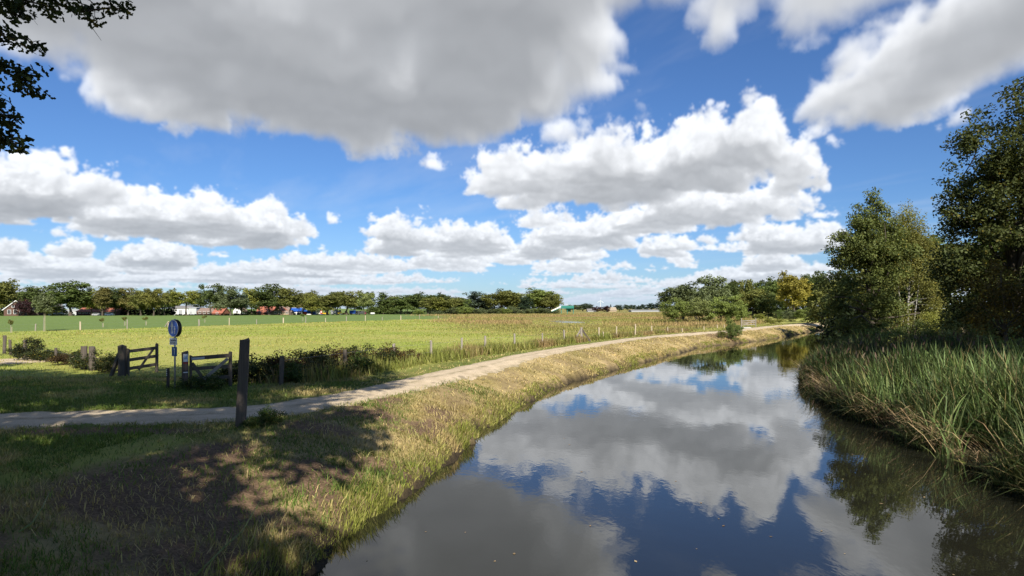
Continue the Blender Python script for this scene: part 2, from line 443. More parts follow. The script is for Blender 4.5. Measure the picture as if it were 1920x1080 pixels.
leaf = leaf_mat('leaf'); leaf_soft = leaf_mat('leaf_soft', .15, .38)
bark = bark_mat('bark', (.045, .036, .028), (.13, .11, .085)); birch = birch_mat()
wood_dark = wood_mat('weathered_dark_wood', (.035, .028, .022), (.16, .135, .11))
wood_grey = wood_mat('weathered_grey_wood', (.16, .14, .115), (.38, .34, .29))
wood_pale = wood_mat('pale_cut_wood', (.36, .29, .20), (.55, .47, .35))
galv = plain('galvanised_steel', (.33, .34, .35), .45, .5, .15, 8, .6)
white_paint = plain('white_paint', (.74, .74, .72), .5, .4, .08)
blue_paint = plain('sign_blue', (.025, .12, .55), .4, .45, .1)
black_plastic = plain('black_plastic', (.018, .018, .02), .5, .4, .2)
dark_grey = plain('dark_grey_paint', (.05, .055, .06), .6, .3, .2)
red_paint = plain('red_paint', (.42, .035, .025), .5, .4, .15)
yellow_paint = plain('yellow_paint', (.68, .42, .02), .5, .4, .12)
grey_paint = plain('grey_paint', (.32, .33, .34), .6, .3, .15)
bright_blue = plain('bright_blue_sheet', (.015, .09, .42), .5, .4, .12)
green_steel = plain('green_steel', (.02, .17, .13), .5, .4, .15)
purple_paint = plain('plum_paint', (.22, .04, .07), .6, .3, .15)
brick_dark = plain('dark_brick', (.11, .065, .05), .9, .15, .35, 6.)
brick_tan = plain('tan_brick', (.33, .26, .17), .9, .15, .25, 4.)
brick_red = plain('red_brick', (.26, .11, .075), .9, .15, .3, 5.)
render_white = plain('white_render', (.72, .72, .70), .8, .2, .07, 1.)
render_grey = plain('light_grey_cladding', (.45, .47, .48), .7, .3, .08, 1.)
tile_red = tile_mat('red_roof_tiles', (.28, .085, .05), (.42, .17, .11))
tile_brown = tile_mat('brown_roof_tiles', (.17, .12, .095), (.30, .22, .18))
tile_grey = tile_mat('grey_roof_tiles', (.14, .135, .13), (.26, .25, .24))
thatch = tile_mat('thatch', (.30, .24, .16), (.44, .37, .27), 1.)
glass_dark = plain('window_glass', (.03, .035, .04), .08, .6, .2)
stone = plain('pale_concrete', (.42, .41, .38), .9, .2, .25, 4., bump=.4)
rubber = plain('rubber', (.02, .02, .02), .9, .2, .1)

# ================================================================== the lie of the land
WATER_Z = -1.1
LEFT_BANK = np.array([(-5.5,-40),(-5,-10),(-4.2,3),(-3.6,7),(-3.1,9.7),(-2.85,10.8),(-2.6,12.6),(-2.2,14.5),(-2.0,15.6),(-1.44,18),(-1.2,19.8),(-.38,23.6),(.94,29.2),(2.7,34),(5.4,40),(9.2,48),(12.6,54.2),(17.2,63.4),(20.5,69.5),(24.5,73.5),(31,81.5),(43.9,101.6),(65,135),(85,155),(120,170),(220,190)])
RIGHT_BANK = np.array([(9,-40),(9.5,-10),(10,0),(10.6,8),(11.3,14.7),(11.6,17.3),(12.2,20.6),(13,25.4),(14,29.5),(15.4,34.4),(18,39.5),(24,48),(38,68),(58,100),(78,128),(100,145),(130,155),(222,172)])
PATH = np.array([(-60,14.5),(-40,15.2),(-22,16.3),(-12.8,16.7),(-10.4,17.2),(-7.2,17.6),(-6.5,18.5),(-5.7,19.7),(-4.6,22),(-3.4,26.1),(-1.6,31.3),(1.2,40.3),(5.3,49.3),(11.2,61),(15.5,67.8),(19.5,73.3),(25,79.5),(31,88),(39.5,102),(49,115),(58,126),(68,141),(84,163),(110,180)])
def resample(P, step):
    d = np.r_[0, np.cumsum(np.linalg.norm(np.diff(P, axis=0), axis=1))]
    # smooth the corners with a Catmull-like pass
    s = np.arange(0, d[-1], step)
    Q = np.stack([np.interp(s, d, P[:, i]) for i in (0, 1)], 1)
    for _ in range(max(2, int(2.5/step))):
        Q[1:-1] = .25*Q[:-2]+.5*Q[1:-1]+.25*Q[2:]
    return Q
LB = resample(LEFT_BANK, 1.0); RB = resample(RIGHT_BANK, 1.0); PC = resample(PATH, .5)
def seg_dist(x, y, P):
    """distance to a polyline and the side (+ left of its direction)"""
    best = np.full(x.shape, 1e9, np.float32); side = np.zeros(x.shape, np.float32)
    for (ax, ay), (bx, by) in zip(P[:-1], P[1:]):
        ux, uy = bx-ax, by-ay; L2 = ux*ux+uy*uy+1e-9
        t = np.clip(((x-ax)*ux+(y-ay)*uy)/L2, 0, 1)
        dx, dy = x-ax-t*ux, y-ay-t*uy
        d = dx*dx+dy*dy; m = d < best
        best = np.where(m, d, best); side = np.where(m, ux*dy-uy*dx, side)
    return np.sqrt(best), np.sign(side)
RNG = np.random.default_rng(11)
def lattice(n, seed):
    return np.random.default_rng(seed).random((n, n)).astype(np.float32)
_L = [lattice(256, s) for s in range(6)]
def vnoise(x, y, scale, k=0):
    u, v = x*scale, y*scale
    i, j = np.floor(u).astype(np.int32), np.floor(v).astype(np.int32); a, b = u-i, v-j
    a = a*a*(3-2*a); b = b*b*(3-2*b); G = _L[k % 6]
    i0, i1, j0, j1 = i & 255, (i+1) & 255, j & 255, (j+1) & 255
    return (G[i0, j0]*(1-a)+G[i1, j0]*a)*(1-b)+(G[i0, j1]*(1-a)+G[i1, j1]*a)*b
def fnoise(x, y, scale, k=0, o=3):
    s, w, a = 0, 0, 1.
    for q in range(o): s = s+a*vnoise(x+17.3*q, y-9.1*q, scale*2.03**q, k+q); w += a; a *= .5
    return s/w
POND = (12.6, 153., 4.4, 21.)
def land(x, y):
    """height, distance inland from the left bank, from the right bank (negative: in the water)"""
    x = np.asarray(x, np.float32); y = np.asarray(y, np.float32)
    dl, sl = seg_dist(x, y, LB); dr, sr = seg_dist(x, y, RB)
    sl = dl*sl; sr = -dr*sr                     # + on dry land
    wob = (fnoise(x, y, .45, 1)-.5)*1.0+(fnoise(x, y, 1.7, 2)-.5)*.55
    L = sl+wob*np.clip(1-np.abs(sl)/4, 0, 1); R = sr+wob*np.clip(1-np.abs(sr)/3, 0, 1)
    w = 3.3+1.6*np.clip((17-y)/8, 0, 1)
    t = np.clip(L/w, 0, 1)
    zl = np.where(L < 0, WATER_Z+np.maximum(L*.45, -1.2), WATER_Z+.26*np.clip(L/.30, 0, 1)+.84*np.sin(t*np.pi/2)**1.15)
    zl = zl+(fnoise(x, y, .9, 3)-.5)*.16*np.clip(L, 0, 1)*np.clip((6-L)/3, 0, 1)+(fnoise(x, y, 3.1, 4)-.5)*.07*np.clip(L, 0, 1)*np.clip((30-y)/15, 0, 1)
    r = np.hypot(x, y); b = np.clip((.2-x/np.maximum(y, 1))/.97, 0, 1)**.6*np.clip(y/60, 0, 1)
    q = np.clip((r-110)/300, 0, 1); drop = -1.75*q*q*(3-2*q)*b
    zl = zl+drop*(L > 6)+(fnoise(x, y, .07, 5)-.5)*.22*np.clip((L-8)/10, 0, 1)
    e = ((x-POND[0])/POND[2])**2+((y-POND[1])/POND[3])**2
    zl = zl-.75*np.clip(1.5-e, 0, 1)
    u = np.clip(R/3, 0, 1)
    zr = np.where(R < 0, WATER_Z+np.maximum(R*.45, -1.2), WATER_Z+.12*np.clip(R/.3, 0, 1)+.75*u*u*(3-2*u)+.35*np.clip((R-3)/12, 0, 1))+(fnoise(x, y, .5, 2)-.5)*.15*np.clip(R/2, 0, 1)
    z = np.where(L > 0, zl, np.where(R > 0, zr, np.maximum(zl, zr)))
    return z.astype(np.float32), L, R
def gz(x, y):
    return float(land(np.array([x]), np.array([y]))[0][0])
def path_d(x, y): return seg_dist(np.asarray(x, np.float32), np.asarray(y, np.float32), PC)[0]

SOIL_SPOTS = ((22.6, 75.5, 3.4, 3.4), (-9.2, 15.2, 2.2, .5), (-5.4, 10.6, 2.3, 1.5), (-4.2, 8.9, 1.3, 1.0), (-2.9, 14.6, .9, .7), (-1.9, 20.6, .9, 1.1), (-4.6, 16.1, 1.1, .6))
def spot_soil(x, y):
    s = np.zeros_like(x)
    for (cx, cy_, rx, ry) in SOIL_SPOTS:
        w = (fnoise(x, y, 1.3, 4)-.5)*1.6
        s = np.maximum(s, np.clip((1.25-((x-cx)/rx)**2-((y-cy_)/ry)**2+w)*1.5, 0, 1)*.95)
    return s
def build_ground():
    az = np.radians(np.r_[np.arange(-180, -56, 4.), np.arange(-56, 56, .36), np.arange(56, 180, 4.)])
    r = [1.2]
    while r[-1] < 6000: r.append(r[-1]+max(.10, r[-1]*.0125 if r[-1] < 130 else r[-1]*.06))
    r = np.array(r)
    A, Rr = np.meshgrid(az, r)
    X, Y = np.sin(A)*Rr, np.cos(A)*Rr
    x, y = X.ravel(), Y.ravel()
    z, L, R = land(x, y)
    far = np.hypot(x, y) > 900
    V = np.stack([x, y, z], 1); nA, nR = len(az), len(r)
    V = np.vstack([V, [[0, 0, WATER_Z-1.2]]])
    i, j = np.meshgrid(np.arange(nR-1), np.arange(nA), indexing='ij'); j2 = (j+1) % nA
    Q = np.stack([i*nA+j, i*nA+j2, (i+1)*nA+j2, (i+1)*nA+j], -1).reshape(-1, 4)[:, ::-1]
    c = len(V)-1
    tri = np.stack([np.full(nA, c), (np.arange(nA)+1) % nA, np.arange(nA)], 1)[:, ::-1]
    loops = np.r_[Q.ravel(), tri.ravel()]; starts = np.r_[np.arange(len(Q))*4, len(Q)*4+np.arange(nA)*3]
    pd = path_d(x, y)
    w = 3.3+1.6*np.clip((17-y)/8, 0, 1)
    bank = np.clip((w+.6-L)/.9, 0, 1)*(L > -3)*np.clip(1.4-0*L, 0, 1)
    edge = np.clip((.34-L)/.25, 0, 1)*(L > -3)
    fx = far_fence_y(x)
    farf = np.clip((y-fx)/3, 0, 1)*(x < .2*y)*(L > 6)
    px = x/np.maximum(y, 1e-3)
    marsh = np.clip((px+.13)*12, 0, 1)*np.clip((y-68)/30, 0, 1)*(L > 7)*np.clip((.42-px)*8, 0, 1)*(y > 0)
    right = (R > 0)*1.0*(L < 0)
    soil = np.clip((fnoise(x, y, .55, 2)-.50)*7, 0, 1)*bank*np.clip((26-y)/6, .35, 1)
    verge = np.clip((3.6-pd)/1.4, 0, 1)
    pad = lambda a: np.r_[a.astype(np.float32), 0]
    # stretches of worn ground: by the bend of the path and at the farther landing
    for (cx, cy_, rx, ry) in SOIL_SPOTS:
        pass
    soil = np.maximum(soil, spot_soil(x, y))
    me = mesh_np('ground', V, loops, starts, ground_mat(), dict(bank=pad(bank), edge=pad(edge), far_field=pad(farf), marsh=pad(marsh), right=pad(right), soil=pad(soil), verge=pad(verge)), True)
    tag(link('ground', me), kind='structure')
def far_fence_y(x):
    """the line between the near meadow and the green field beyond it"""
    return np.interp(x, [-160, -62, -54, -48, -42, -27, 30], [60, 75, 86, 104, 126, 168, 300])
def ground_mat():
    N = new_mat('ground'); c = coords(N)
    n1 = N.noise(c, .35, 6, .6); n2 = N.noise(c, 3.2, 6, .65); n3 = N.noise(c, 22., 5, .7); n0 = N.noise(c, .06, 4, .55)
    g = N.mix(N.ramp(n1, [(.30, 0.), (.68, 1.)]), (.10, .15, .03), (.22, .22, .06))
    g = N.mix(N.math('MULTIPLY', N.ramp(n2, [(.45, 0.), (.75, 1.)]), .45), g, (.26, .225, .075))
    # meadow: lime with yellower drifts
    mead = N.mix(N.ramp(n0, [(.35, 0.), (.62, 1.)]), (.265, .315, .058), (.40, .375, .11))
    mead = N.mix(N.math('MULTIPLY', N.ramp(n2, [(.35, 0.), (.8, 1.)]), .35), mead, (.20, .26, .045))
    mead = N.mix(N.math('MULTIPLY', N.ramp(n1, [(.55, 0.), (.75, 1.)]), .5), mead, (.40, .33, .13))
    base = N.mix(N.attr('verge'), mead, g)
    ff = N.mix(N.ramp(n1, [(.3, 0.), (.7, 1.)]), (.125, .19, .052), (.16, .22, .062))
    base = N.mix(N.attr('far_field'), base, ff)
    ms = N.mix(N.ramp(n1, [(.3, 0.), (.7, 1.)]), (.20, .215, .05), (.29, .22, .09))
    base = N.mix(N.attr('marsh'), base, ms)
    bk = N.mix(N.ramp(n1, [(.34, 0.), (.6, 1.)]), (.26, .21, .075), (.50, .385, .19))
    bk = N.mix(N.ramp(n2, [(.52, 0.), (.70, .8)]), bk, (.12, .085, .05))
    base = N.mix(N.attr('bank'), base, bk)
    earth = N.mix(N.ramp(n3, [(.3, 0.), (.7, 1.)]), (.085, .052, .033), (.26, .175, .11))
    base = N.mix(N.attr('soil'), base, earth)
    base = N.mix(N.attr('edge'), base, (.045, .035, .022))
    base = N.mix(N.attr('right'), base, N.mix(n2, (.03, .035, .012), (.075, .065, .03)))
    base = N.mix(1.0, base, N.math('MULTIPLY_ADD', n3, .7, .62), 'MULTIPLY')
    return finish(N, principled(N, base, .95, .1, N.bump(N.math('ADD', n3, N.math('MULTIPLY', n2, 1.5)), .8, .06)))
def path_mat():
    N = new_mat('sandy_path'); c = coords(N)
    n = N.noise(c, 1.1, 6, .65); p = N.noise(c, 38., 4, .75); q = N.noise(c, .25, 3)
    b = N.mix(N.ramp(n, [(.32, 0.), (.66, 1.)]), (.50, .40, .265), (.66, .54, .375))
    b = N.mix(N.math('MULTIPLY', N.ramp(n, [(.60, 0.), (.66, 1.)]), .6), b, (.17, .13, .09))
    b = N.mix(N.math('MULTIPLY', N.attr('rim'), N.ramp(N.noise(c, 2.6, 5, .7), [(.4, 0.), (.6, .9)])), b, (.13, .12, .045))
    b = N.mix(N.math('MULTIPLY', N.attr('crown'), N.ramp(N.noise(c, 1.7, 5, .7), [(.42, 0.), (.62, .75)])), b, (.20, .17, .085))
    b = N.mix(1.0, b, N.ramp(p, [(.3, .55), (.7, 1.25)]), 'MULTIPLY')
    return finish(N, principled(N, b, .95, .15, N.bump(p, .7, .02)))
def build_path(P, half, name, label_mat):
    t = np.gradient(P, axis=0); t /= np.linalg.norm(t, axis=1)[:, None]; nrm = np.stack([-t[:, 1], t[:, 0]], 1)
    offs = np.linspace(-1, 1, 11); V = []; rim = []; crown = []
    for k, o in enumerate(offs):
        wv = half*(1+.34*np.clip((-4-P[:, 0])/4, 0, 1)*np.clip((22-P[:, 1])/3, 0, 1))*(1+(fnoise(P[:, 0]*1., P[:, 1], .8, 2)-.5)*.35+(fnoise(P[:, 0], P[:, 1]+40*np.sign(o), 2.6, 3)-.5)*.30)
        p = P+nrm*(o*wv)[:, None]
        z = land(p[:, 0], p[:, 1])[0]+.03-.05*abs(o)**4+.012*(fnoise(p[:, 0], p[:, 1], 1.5, 1)-.5)
        V.append(np.column_stack([p, z])); rim.append(np.full(len(P), max(0, abs(o)-.45)/.55)); crown.append(np.full(len(P), max(0, 1-abs(o)/.22)))
    n = len(P); V = np.vstack(V); m = len(offs)
    i, j = np.meshgrid(np.arange(m-1), np.arange(n-1), indexing='ij')
    Q = np.stack([i*n+j, i*n+j+1, (i+1)*n+j+1, (i+1)*n+j], -1).reshape(-1, 4)[:, ::-1]
    o = link(name, mesh_np(name, V, Q.ravel(), np.arange(len(Q))*4, label_mat, dict(rim=np.concatenate(rim), crown=np.concatenate(crown)), True))
    return tag(o, kind='structure')
def water_mat(name='river_water', rip=.055):
    N = new_mat(name); c = coords(N)
    warp = N.noise(N.mapping(c, (1.9, 1.1, 1)), 1., 3, .5); fine = N.noise(N.mapping(c, (9, 5.5, 1)), 1., 2, .5)
    patch = N.ramp(N.noise(c, .11, 3), [(.42, .25), (.62, 1.)])
    h = N.math('MULTIPLY', N.math('ADD', warp, N.math('MULTIPLY', fine, .34)), patch)
    silt = N.mix(N.noise(c, .25, 4), (.011, .011, .008), (.018, .018, .011))
    b = principled(N, silt, .012, .5, N.bump(h, rip, .06))
    b.inputs['IOR'].default_value = 1.62
    return finish(N, b)
def flat_poly(name, pts, z, m):
    me = bpy.data.meshes.new(name); me.from_pydata([(x, y, z) for x, y in pts], [], [tuple(range(len(pts)))]); me.update(); me.materials.append(m)
    return tag(link(name, me), kind='structure')
build_ground()
build_path(PC, 1.15, 'path', path_mat())
side = resample(np.array([(-24.2, 38.), (-26.5, 34.5), (-31., 31.5), (-40., 30.)]), .5)
build_path(side, 2.3, 'side_path', MATS['sandy_path'])
wm = water_mat()
# the river: a strip a little wider than the channel, under the banks
lo, ro = LB+np.array([[-1.6, .6]]), RB+np.array([[1.8, -.8]])
k = 60; li = np.linspace(0, len(lo)-1, k); ri = np.linspace(0, len(ro)-1, k)
VL = np.stack([np.interp(li, np.arange(len(lo)), lo[:, i]) for i in (0, 1)], 1); VR = np.stack([np.interp(ri, np.arange(len(ro)), ro[:, i]) for i in (0, 1)], 1)
V = np.column_stack([np.vstack([VL, VR]), np.full(2*k, WATER_Z)])
Q = np.array([(j, k+j, k+j+1, j+1) for j in range(k-1)])
tag(link('river_water', mesh_np('river_water', V, Q.ravel(), np.arange(k-1)*4, wm)), kind='structure')
flat_poly('pond_water', [(POND[0]+POND[2]*1.25*math.cos(a), POND[1]+POND[3]*1.25*math.sin(a)) for a in np.linspace(0, 2*math.pi, 40, endpoint=False)], -.42, water_mat('pond_water', .9))

# ================================================================== grass, weeds and reeds
def blades(name, P, H, W, lean, direction, tint, dry, m, curl=.5, segs=2, label=None, cat=None, tipdry=None):
    """one narrow tapering blade per point: P (n,3), H height, W width, lean 0..1, direction of the lean"""
    n = len(P); R = RNG
    face = direction+math.pi/2+R.normal(0, .5, n)
    sx, sy = np.cos(face)*W/2, np.sin(face)*W/2
    dx, dy = np.cos(direction), np.sin(direction)
    V = np.zeros((n, segs*2+1, 3), np.float32)
    for k in range(segs+1):
        t = k/segs
        out = H*lean*(t*(1-curl)+curl*t*t)
        up = H*np.sqrt(np.maximum(.05, 1-(lean*(.35+.65*t))**2))*t
        cx, cy_, cz = P[:, 0]+dx*out, P[:, 1]+dy*out, P[:, 2]+up
        if k == segs: V[:, -1] = np.stack([cx, cy_, cz], 1)
        else:
            s = 1-.55*t*t
            V[:, 2*k] = np.stack([cx-sx*s, cy_-sy*s, cz], 1); V[:, 2*k+1] = np.stack([cx+sx*s, cy_+sy*s, cz], 1)
    m0 = segs*2+1; b = (np.arange(n)*m0)[:, None]
    quads = np.concatenate([b+np.array([[2*k, 2*k+1, 2*k+3, 2*k+2]]) for k in range(segs-1)], 1) if segs > 1 else np.zeros((n, 0), int)
    tri = b+np.array([[2*segs-2, 2*segs-1, 2*segs]])
    loops = np.concatenate([quads, tri], 1).ravel()
    per = 4*(segs-1)+3
    st = np.concatenate([np.arange(segs-1)*4, [4*(segs-1)]])
    starts = (np.arange(n)[:, None]*per+st[None]).ravel()
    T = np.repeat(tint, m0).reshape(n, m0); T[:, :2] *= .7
    D = np.repeat(dry, m0).reshape(n, m0)
    if tipdry is not None: D[:, -3:] = np.maximum(D[:, -3:], tipdry[:, None])
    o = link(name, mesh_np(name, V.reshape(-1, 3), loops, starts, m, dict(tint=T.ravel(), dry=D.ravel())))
    return tag(o, label, cat, None, 'stuff')
def scatter(n, x0, x1, y0, y1): return RNG.uniform(x0, x1, n), RNG.uniform(y0, y1, n)
g_lawn = grass_mat('short_grass', (.125, .185, .036), (.42, .34, .15), .35)
g_mead = grass_mat('meadow_grass', (.26, .325, .055), (.42, .36, .12), .4)
g_marsh = grass_mat('marsh_growth', (.25, .275, .065), (.37, .265, .125), .4)
g_reed = grass_mat('reed_leaves', (.042, .078, .020), (.26, .20, .09), .22, .25)
g_mace = grass_mat('reed_mace_leaves', (.135, .205, .06), (.36, .29, .12), .3, .35)
g_sedge = grass_mat('bank_sedge', (.24, .26, .055), (.55, .43, .20))
g_dead = grass_mat('dead_reed_stalks', (.40, .30, .16), (.30, .19, .10), .1)
def lawn():
    # near bank, dense
    x, y = scatter(430000, -24, 2.5, 5.5, 27)
    m = (np.abs(x) < .86*y+.6); x, y = x[m], y[m]
    z, L, R = land(x, y); pd = path_d(x, y)
    soil = np.clip((fnoise(x, y, .55, 2)-.50)*7, 0, 1)*(L < 5.6); soil = np.maximum(soil, spot_soil(x, y))
    bare = np.clip((fnoise(x, y, .8, 4)-.56)*9, 0, 1)*.5
    keep = (L > .15)*(pd > 1.02+.36*np.clip((-4-x)/4, 0, 1)+RNG.normal(0, .20, len(x)))*(RNG.random(len(x)) > np.maximum(soil*.86, bare))*(RNG.random(len(x)) < np.clip(13/np.maximum(y, 1), .35, 1))
    # a mound of scrub hides the foot of the hedge: nothing to thin there
    k = keep > 0; x, y, z, L, pd = x[k], y[k], z[k], L[k], pd[k]
    n = len(x)
    patch = fnoise(x, y, .42, 1)
    H = (.045+.095*RNG.random(n)**1.5)*(.6+1.2*patch)*(1+.7*(L < 1.2))
    dry = np.clip((fnoise(x, y, .5, 3)-.46)*3.4+(fnoise(x, y, 2.4, 5)-.5)*1.6+.42*np.clip(1-L/5.2, 0, 1)+.06+RNG.normal(0, .22, n), 0, 1)
    blades('bank_grass', np.stack([x, y, z-.01], 1), H, .007+.006*RNG.random(n)+.0004*y, RNG.uniform(.3, .95, n), RNG.uniform(0, 6.28, n), RNG.random(n), dry, g_lawn, .6, 2, 'mown grass and dry straw on the near river bank', 'grass')
def litter():
    # cut stalks lying about on the slope
    i = RNG.integers(0, len(LB)-1, 70000); t = LB[i+1]-LB[i]; t /= np.linalg.norm(t, axis=1)[:, None]
    p = LB[i]+(LB[i+1]-LB[i])*RNG.random((70000, 1))+np.stack([-t[:, 1], t[:, 0]], 1)*(.1+5.2*RNG.random((70000, 1)))
    x, y = p[:, 0], p[:, 1]; z, L, R = land(x, y); pd = path_d(x, y)
    k = (y > 5)*(y < 85)*(L > .1)*(pd > 1.2)*(fnoise(x, y, .7, 3) > .38)*(RNG.random(len(x)) < np.clip(.45+y/40, 0, 1)); x, y, z = x[k], y[k], z[k]; n = len(x)
    blades('cut_straw', np.stack([x, y, z+.012], 1), .08+.22*RNG.random(n)**2, .005+.0007*y, RNG.uniform(.93, .99, n), RNG.uniform(0, 6.28, n), RNG.random(n), np.clip(RNG.normal(.8, .2, n), 0, 1), g_sedge, .2, 2, 'cut straw lying on the slope of the left bank', 'straw')
def verge():
    x, y = scatter(150000, -40, 60, 24, 120)
    z, L, R = land(x, y); pd = path_d(x, y)
    k = (np.abs(x) < .86*y)*(L > .2)*(pd > 1.05+RNG.normal(0, .15, len(x)))*((L < 9.0)+(pd < 5.0) > 0)
    x, y, z, L, pd = x[k], y[k], z[k], L[k], pd[k]; n = len(x)
    onbank = np.clip((3.6-L)/1., 0, 1)
    dry = np.clip(onbank*.85+(fnoise(x, y, .5, 3)-.5)*1.6+.12+RNG.normal(0, .2, n), 0, 1)
    blades('verge_grass', np.stack([x, y, z-.01], 1), (.04+.09*RNG.random(n))*(1+.2*onbank), .010+.0008*y, RNG.uniform(.2, .9, n), RNG.uniform(0, 6.28, n), RNG.random(n), dry, g_sedge, .6, 2, 'short grass along the path and cut straw on the bank below it', 'grass')
def meadow():
    y = 24+150*RNG.random(150000)**1.7; x = RNG.uniform(-.86, .24, len(y))*y
    z, L, R = land(x, y); pd = path_d(x, y)
    k = (L > 7.2)*(y < far_fence_y(x))*(pd > 4.2)
    x, y, z = x[k], y[k], z[k]; n = len(x)
    patch = fnoise(x, y, .16, 1)
    k = RNG.random(n) < np.clip(.35+1.3*(patch-.35), .2, 1); x, y, z, patch = x[k], y[k], z[k], patch[k]; n = len(x)
    dry = np.clip((fnoise(x, y, .11, 4)-.45)*3+(fnoise(x, y, .9, 2)-.5)*1.2+RNG.normal(0, .18, n), 0, 1)
    blades('meadow_grass', np.stack([x, y, z-.02], 1), (.05+.11*RNG.random(n)**2.5)*(.6+.8*patch)*np.clip(.6+y/120, .7, 1.4), .007+.0011*y, RNG.uniform(.1, .7, n), RNG.uniform(0, 6.28, n), RNG.random(n), dry, g_mead, .5, 2, 'uncut yellow green meadow grass behind the path fence', 'grass')
def fence_weeds():
    """rank dock and thistle along the fence line"""
    F = resample(np.array(FENCE_LINE), .4)
    i = RNG.integers(0, len(F), 26000); p = F[i]+RNG.normal(0, .55, (26000, 2))
    x, y = p[:, 0], p[:, 1]; z, L, R = land(x, y); pd = path_d(x, y)
    k = (pd > 2.0)*(fnoise(x, y, .6, 2) > .36)*(y > 24.5); x, y, z = x[k], y[k], z[k]; n = len(x)
    dry = np.clip((fnoise(x, y, .35, 1)-.38)*3+RNG.normal(0, .25, n), 0, 1)
    blades('fence_weeds', np.stack([x, y, z-.02], 1), (.22+.55*RNG.random(n)**1.6)*(.55+.9*fnoise(x, y, .5, 4))*np.clip(1.15-(y-30)/110, .6, 1), .02+.0008*y, RNG.uniform(.1, .6, n), RNG.uniform(0, 6.28, n), RNG.random(n)*.8, dry, g_marsh, .5, 2, 'tall seeding weeds along the fence beside the path', 'weeds')
def marsh():
    y = 66+330*RNG.random(110000)**1.35; x = RNG.uniform(-.16, .52, len(y))*y
    z, L, R = land(x, y); pd = path_d(x, y); e = ((x-POND[0])/POND[2])**2+((y-POND[1])/POND[3])**2
    px = x/y; lim = np.clip((px+.155+.05*(fnoise(x, y, .03, 2)-.5)*4)*7, 0, 1)
    near_y = np.interp(px, [-.16, -.05, .05, .15, .25, .5], [120, 92, 78, 74, 80, 90])
    k = (L > 9)*(pd > 4)*(e > 1.0)*(RNG.random(len(x)) < lim)*(y > near_y-10+RNG.normal(0, 13, len(x)))*((px < .36)+(y < 140) > 0)
    k &= ~((e < 4)&(y < POND[1])&(RNG.random(len(x)) < .5))
    x, y, z = x[k], y[k], z[k]; n = len(x)
    b = fnoise(x, y, .05, 3)
    tall = np.clip((b-.33)*3, 0, 1)*np.clip((y-near_y[k]+20)/40, .2, 1)
    dry = np.clip((fnoise(x, y, .045, 1)-.36)*3.2*np.clip((y-70)/50, .25, 1)+RNG.normal(0, .2, n), 0, 1)
    hcap = np.where((x/y > .03) & (x/y < .135) & (y > 104) & (y < POND[1]), .10, 1.)*np.where((x/y > .02) & (x/y < .15) & (y >= POND[1]) & (y < 260), .3, 1.)*np.clip((y-near_y[k]+26)/40, .35, 1)
    blades('marsh_reeds', np.stack([x, y, z-.02], 1), (.14+.36*RNG.random(n)**1.5+.34*tall)*hcap, .035+.0007*y, RNG.uniform(.05, .45, n), RNG.uniform(0, 6.28, n), RNG.random(n), dry, g_marsh, .5, 2, 'rust and olive coloured marsh reeds around the pond', 'reeds', tipdry=np.clip(dry+.3, 0, 1))
def sedge():
    """taller tufts standing along the left waterline"""
    i = (8+(len(LB)-60)*RNG.random(62000)**1.7).astype(int)+40; i = np.minimum(i, len(LB)-2); p = LB[i]+(LB[i+1]-LB[i])*RNG.random((62000, 1))
    d = np.abs(RNG.normal(.05, .34, 62000))-.10
    t = LB[i+1]-LB[i]; t /= np.linalg.norm(t, axis=1)[:, None]; p = p+np.stack([-t[:, 1], t[:, 0]], 1)*d[:, None]
    x, y = p[:, 0], p[:, 1]; z, L, R = land(x, y)
    clump = fnoise(x, y, .33, 4)
    k = (y > 6)*(y < 120)*(L > -.12)*(clump > .43-.10*np.clip((34-y)/10, 0, 1))*(RNG.random(len(x)) < np.where(y > 30, 1., .9)); x, y, z, clump = x[k], y[k], z[k], clump[k]; n = len(x)
    H = (.07+.36*RNG.random(n)**1.5)*np.clip((clump-.33)*4.5, .2, 1.15)*np.clip(2.0-y/17, .38, .95)
    a = np.arctan2(-t[k][:, 0], t[k][:, 1])*0+RNG.normal(-.2, 1.0, n)
    dry = np.clip((fnoise(x, y, .8, 1)-.4)*2.5+RNG.normal(0, .25, n), 0, 1)
    blades('bank_sedge', np.stack([x, y, np.maximum(z, WATER_Z-.05)-.02], 1), H, .010+.0006*y, RNG.uniform(.1, .75, n), a, RNG.random(n), dry, g_sedge, .6, 3, 'yellowing sedge and cut reed stubble at the left water edge', 'sedge')
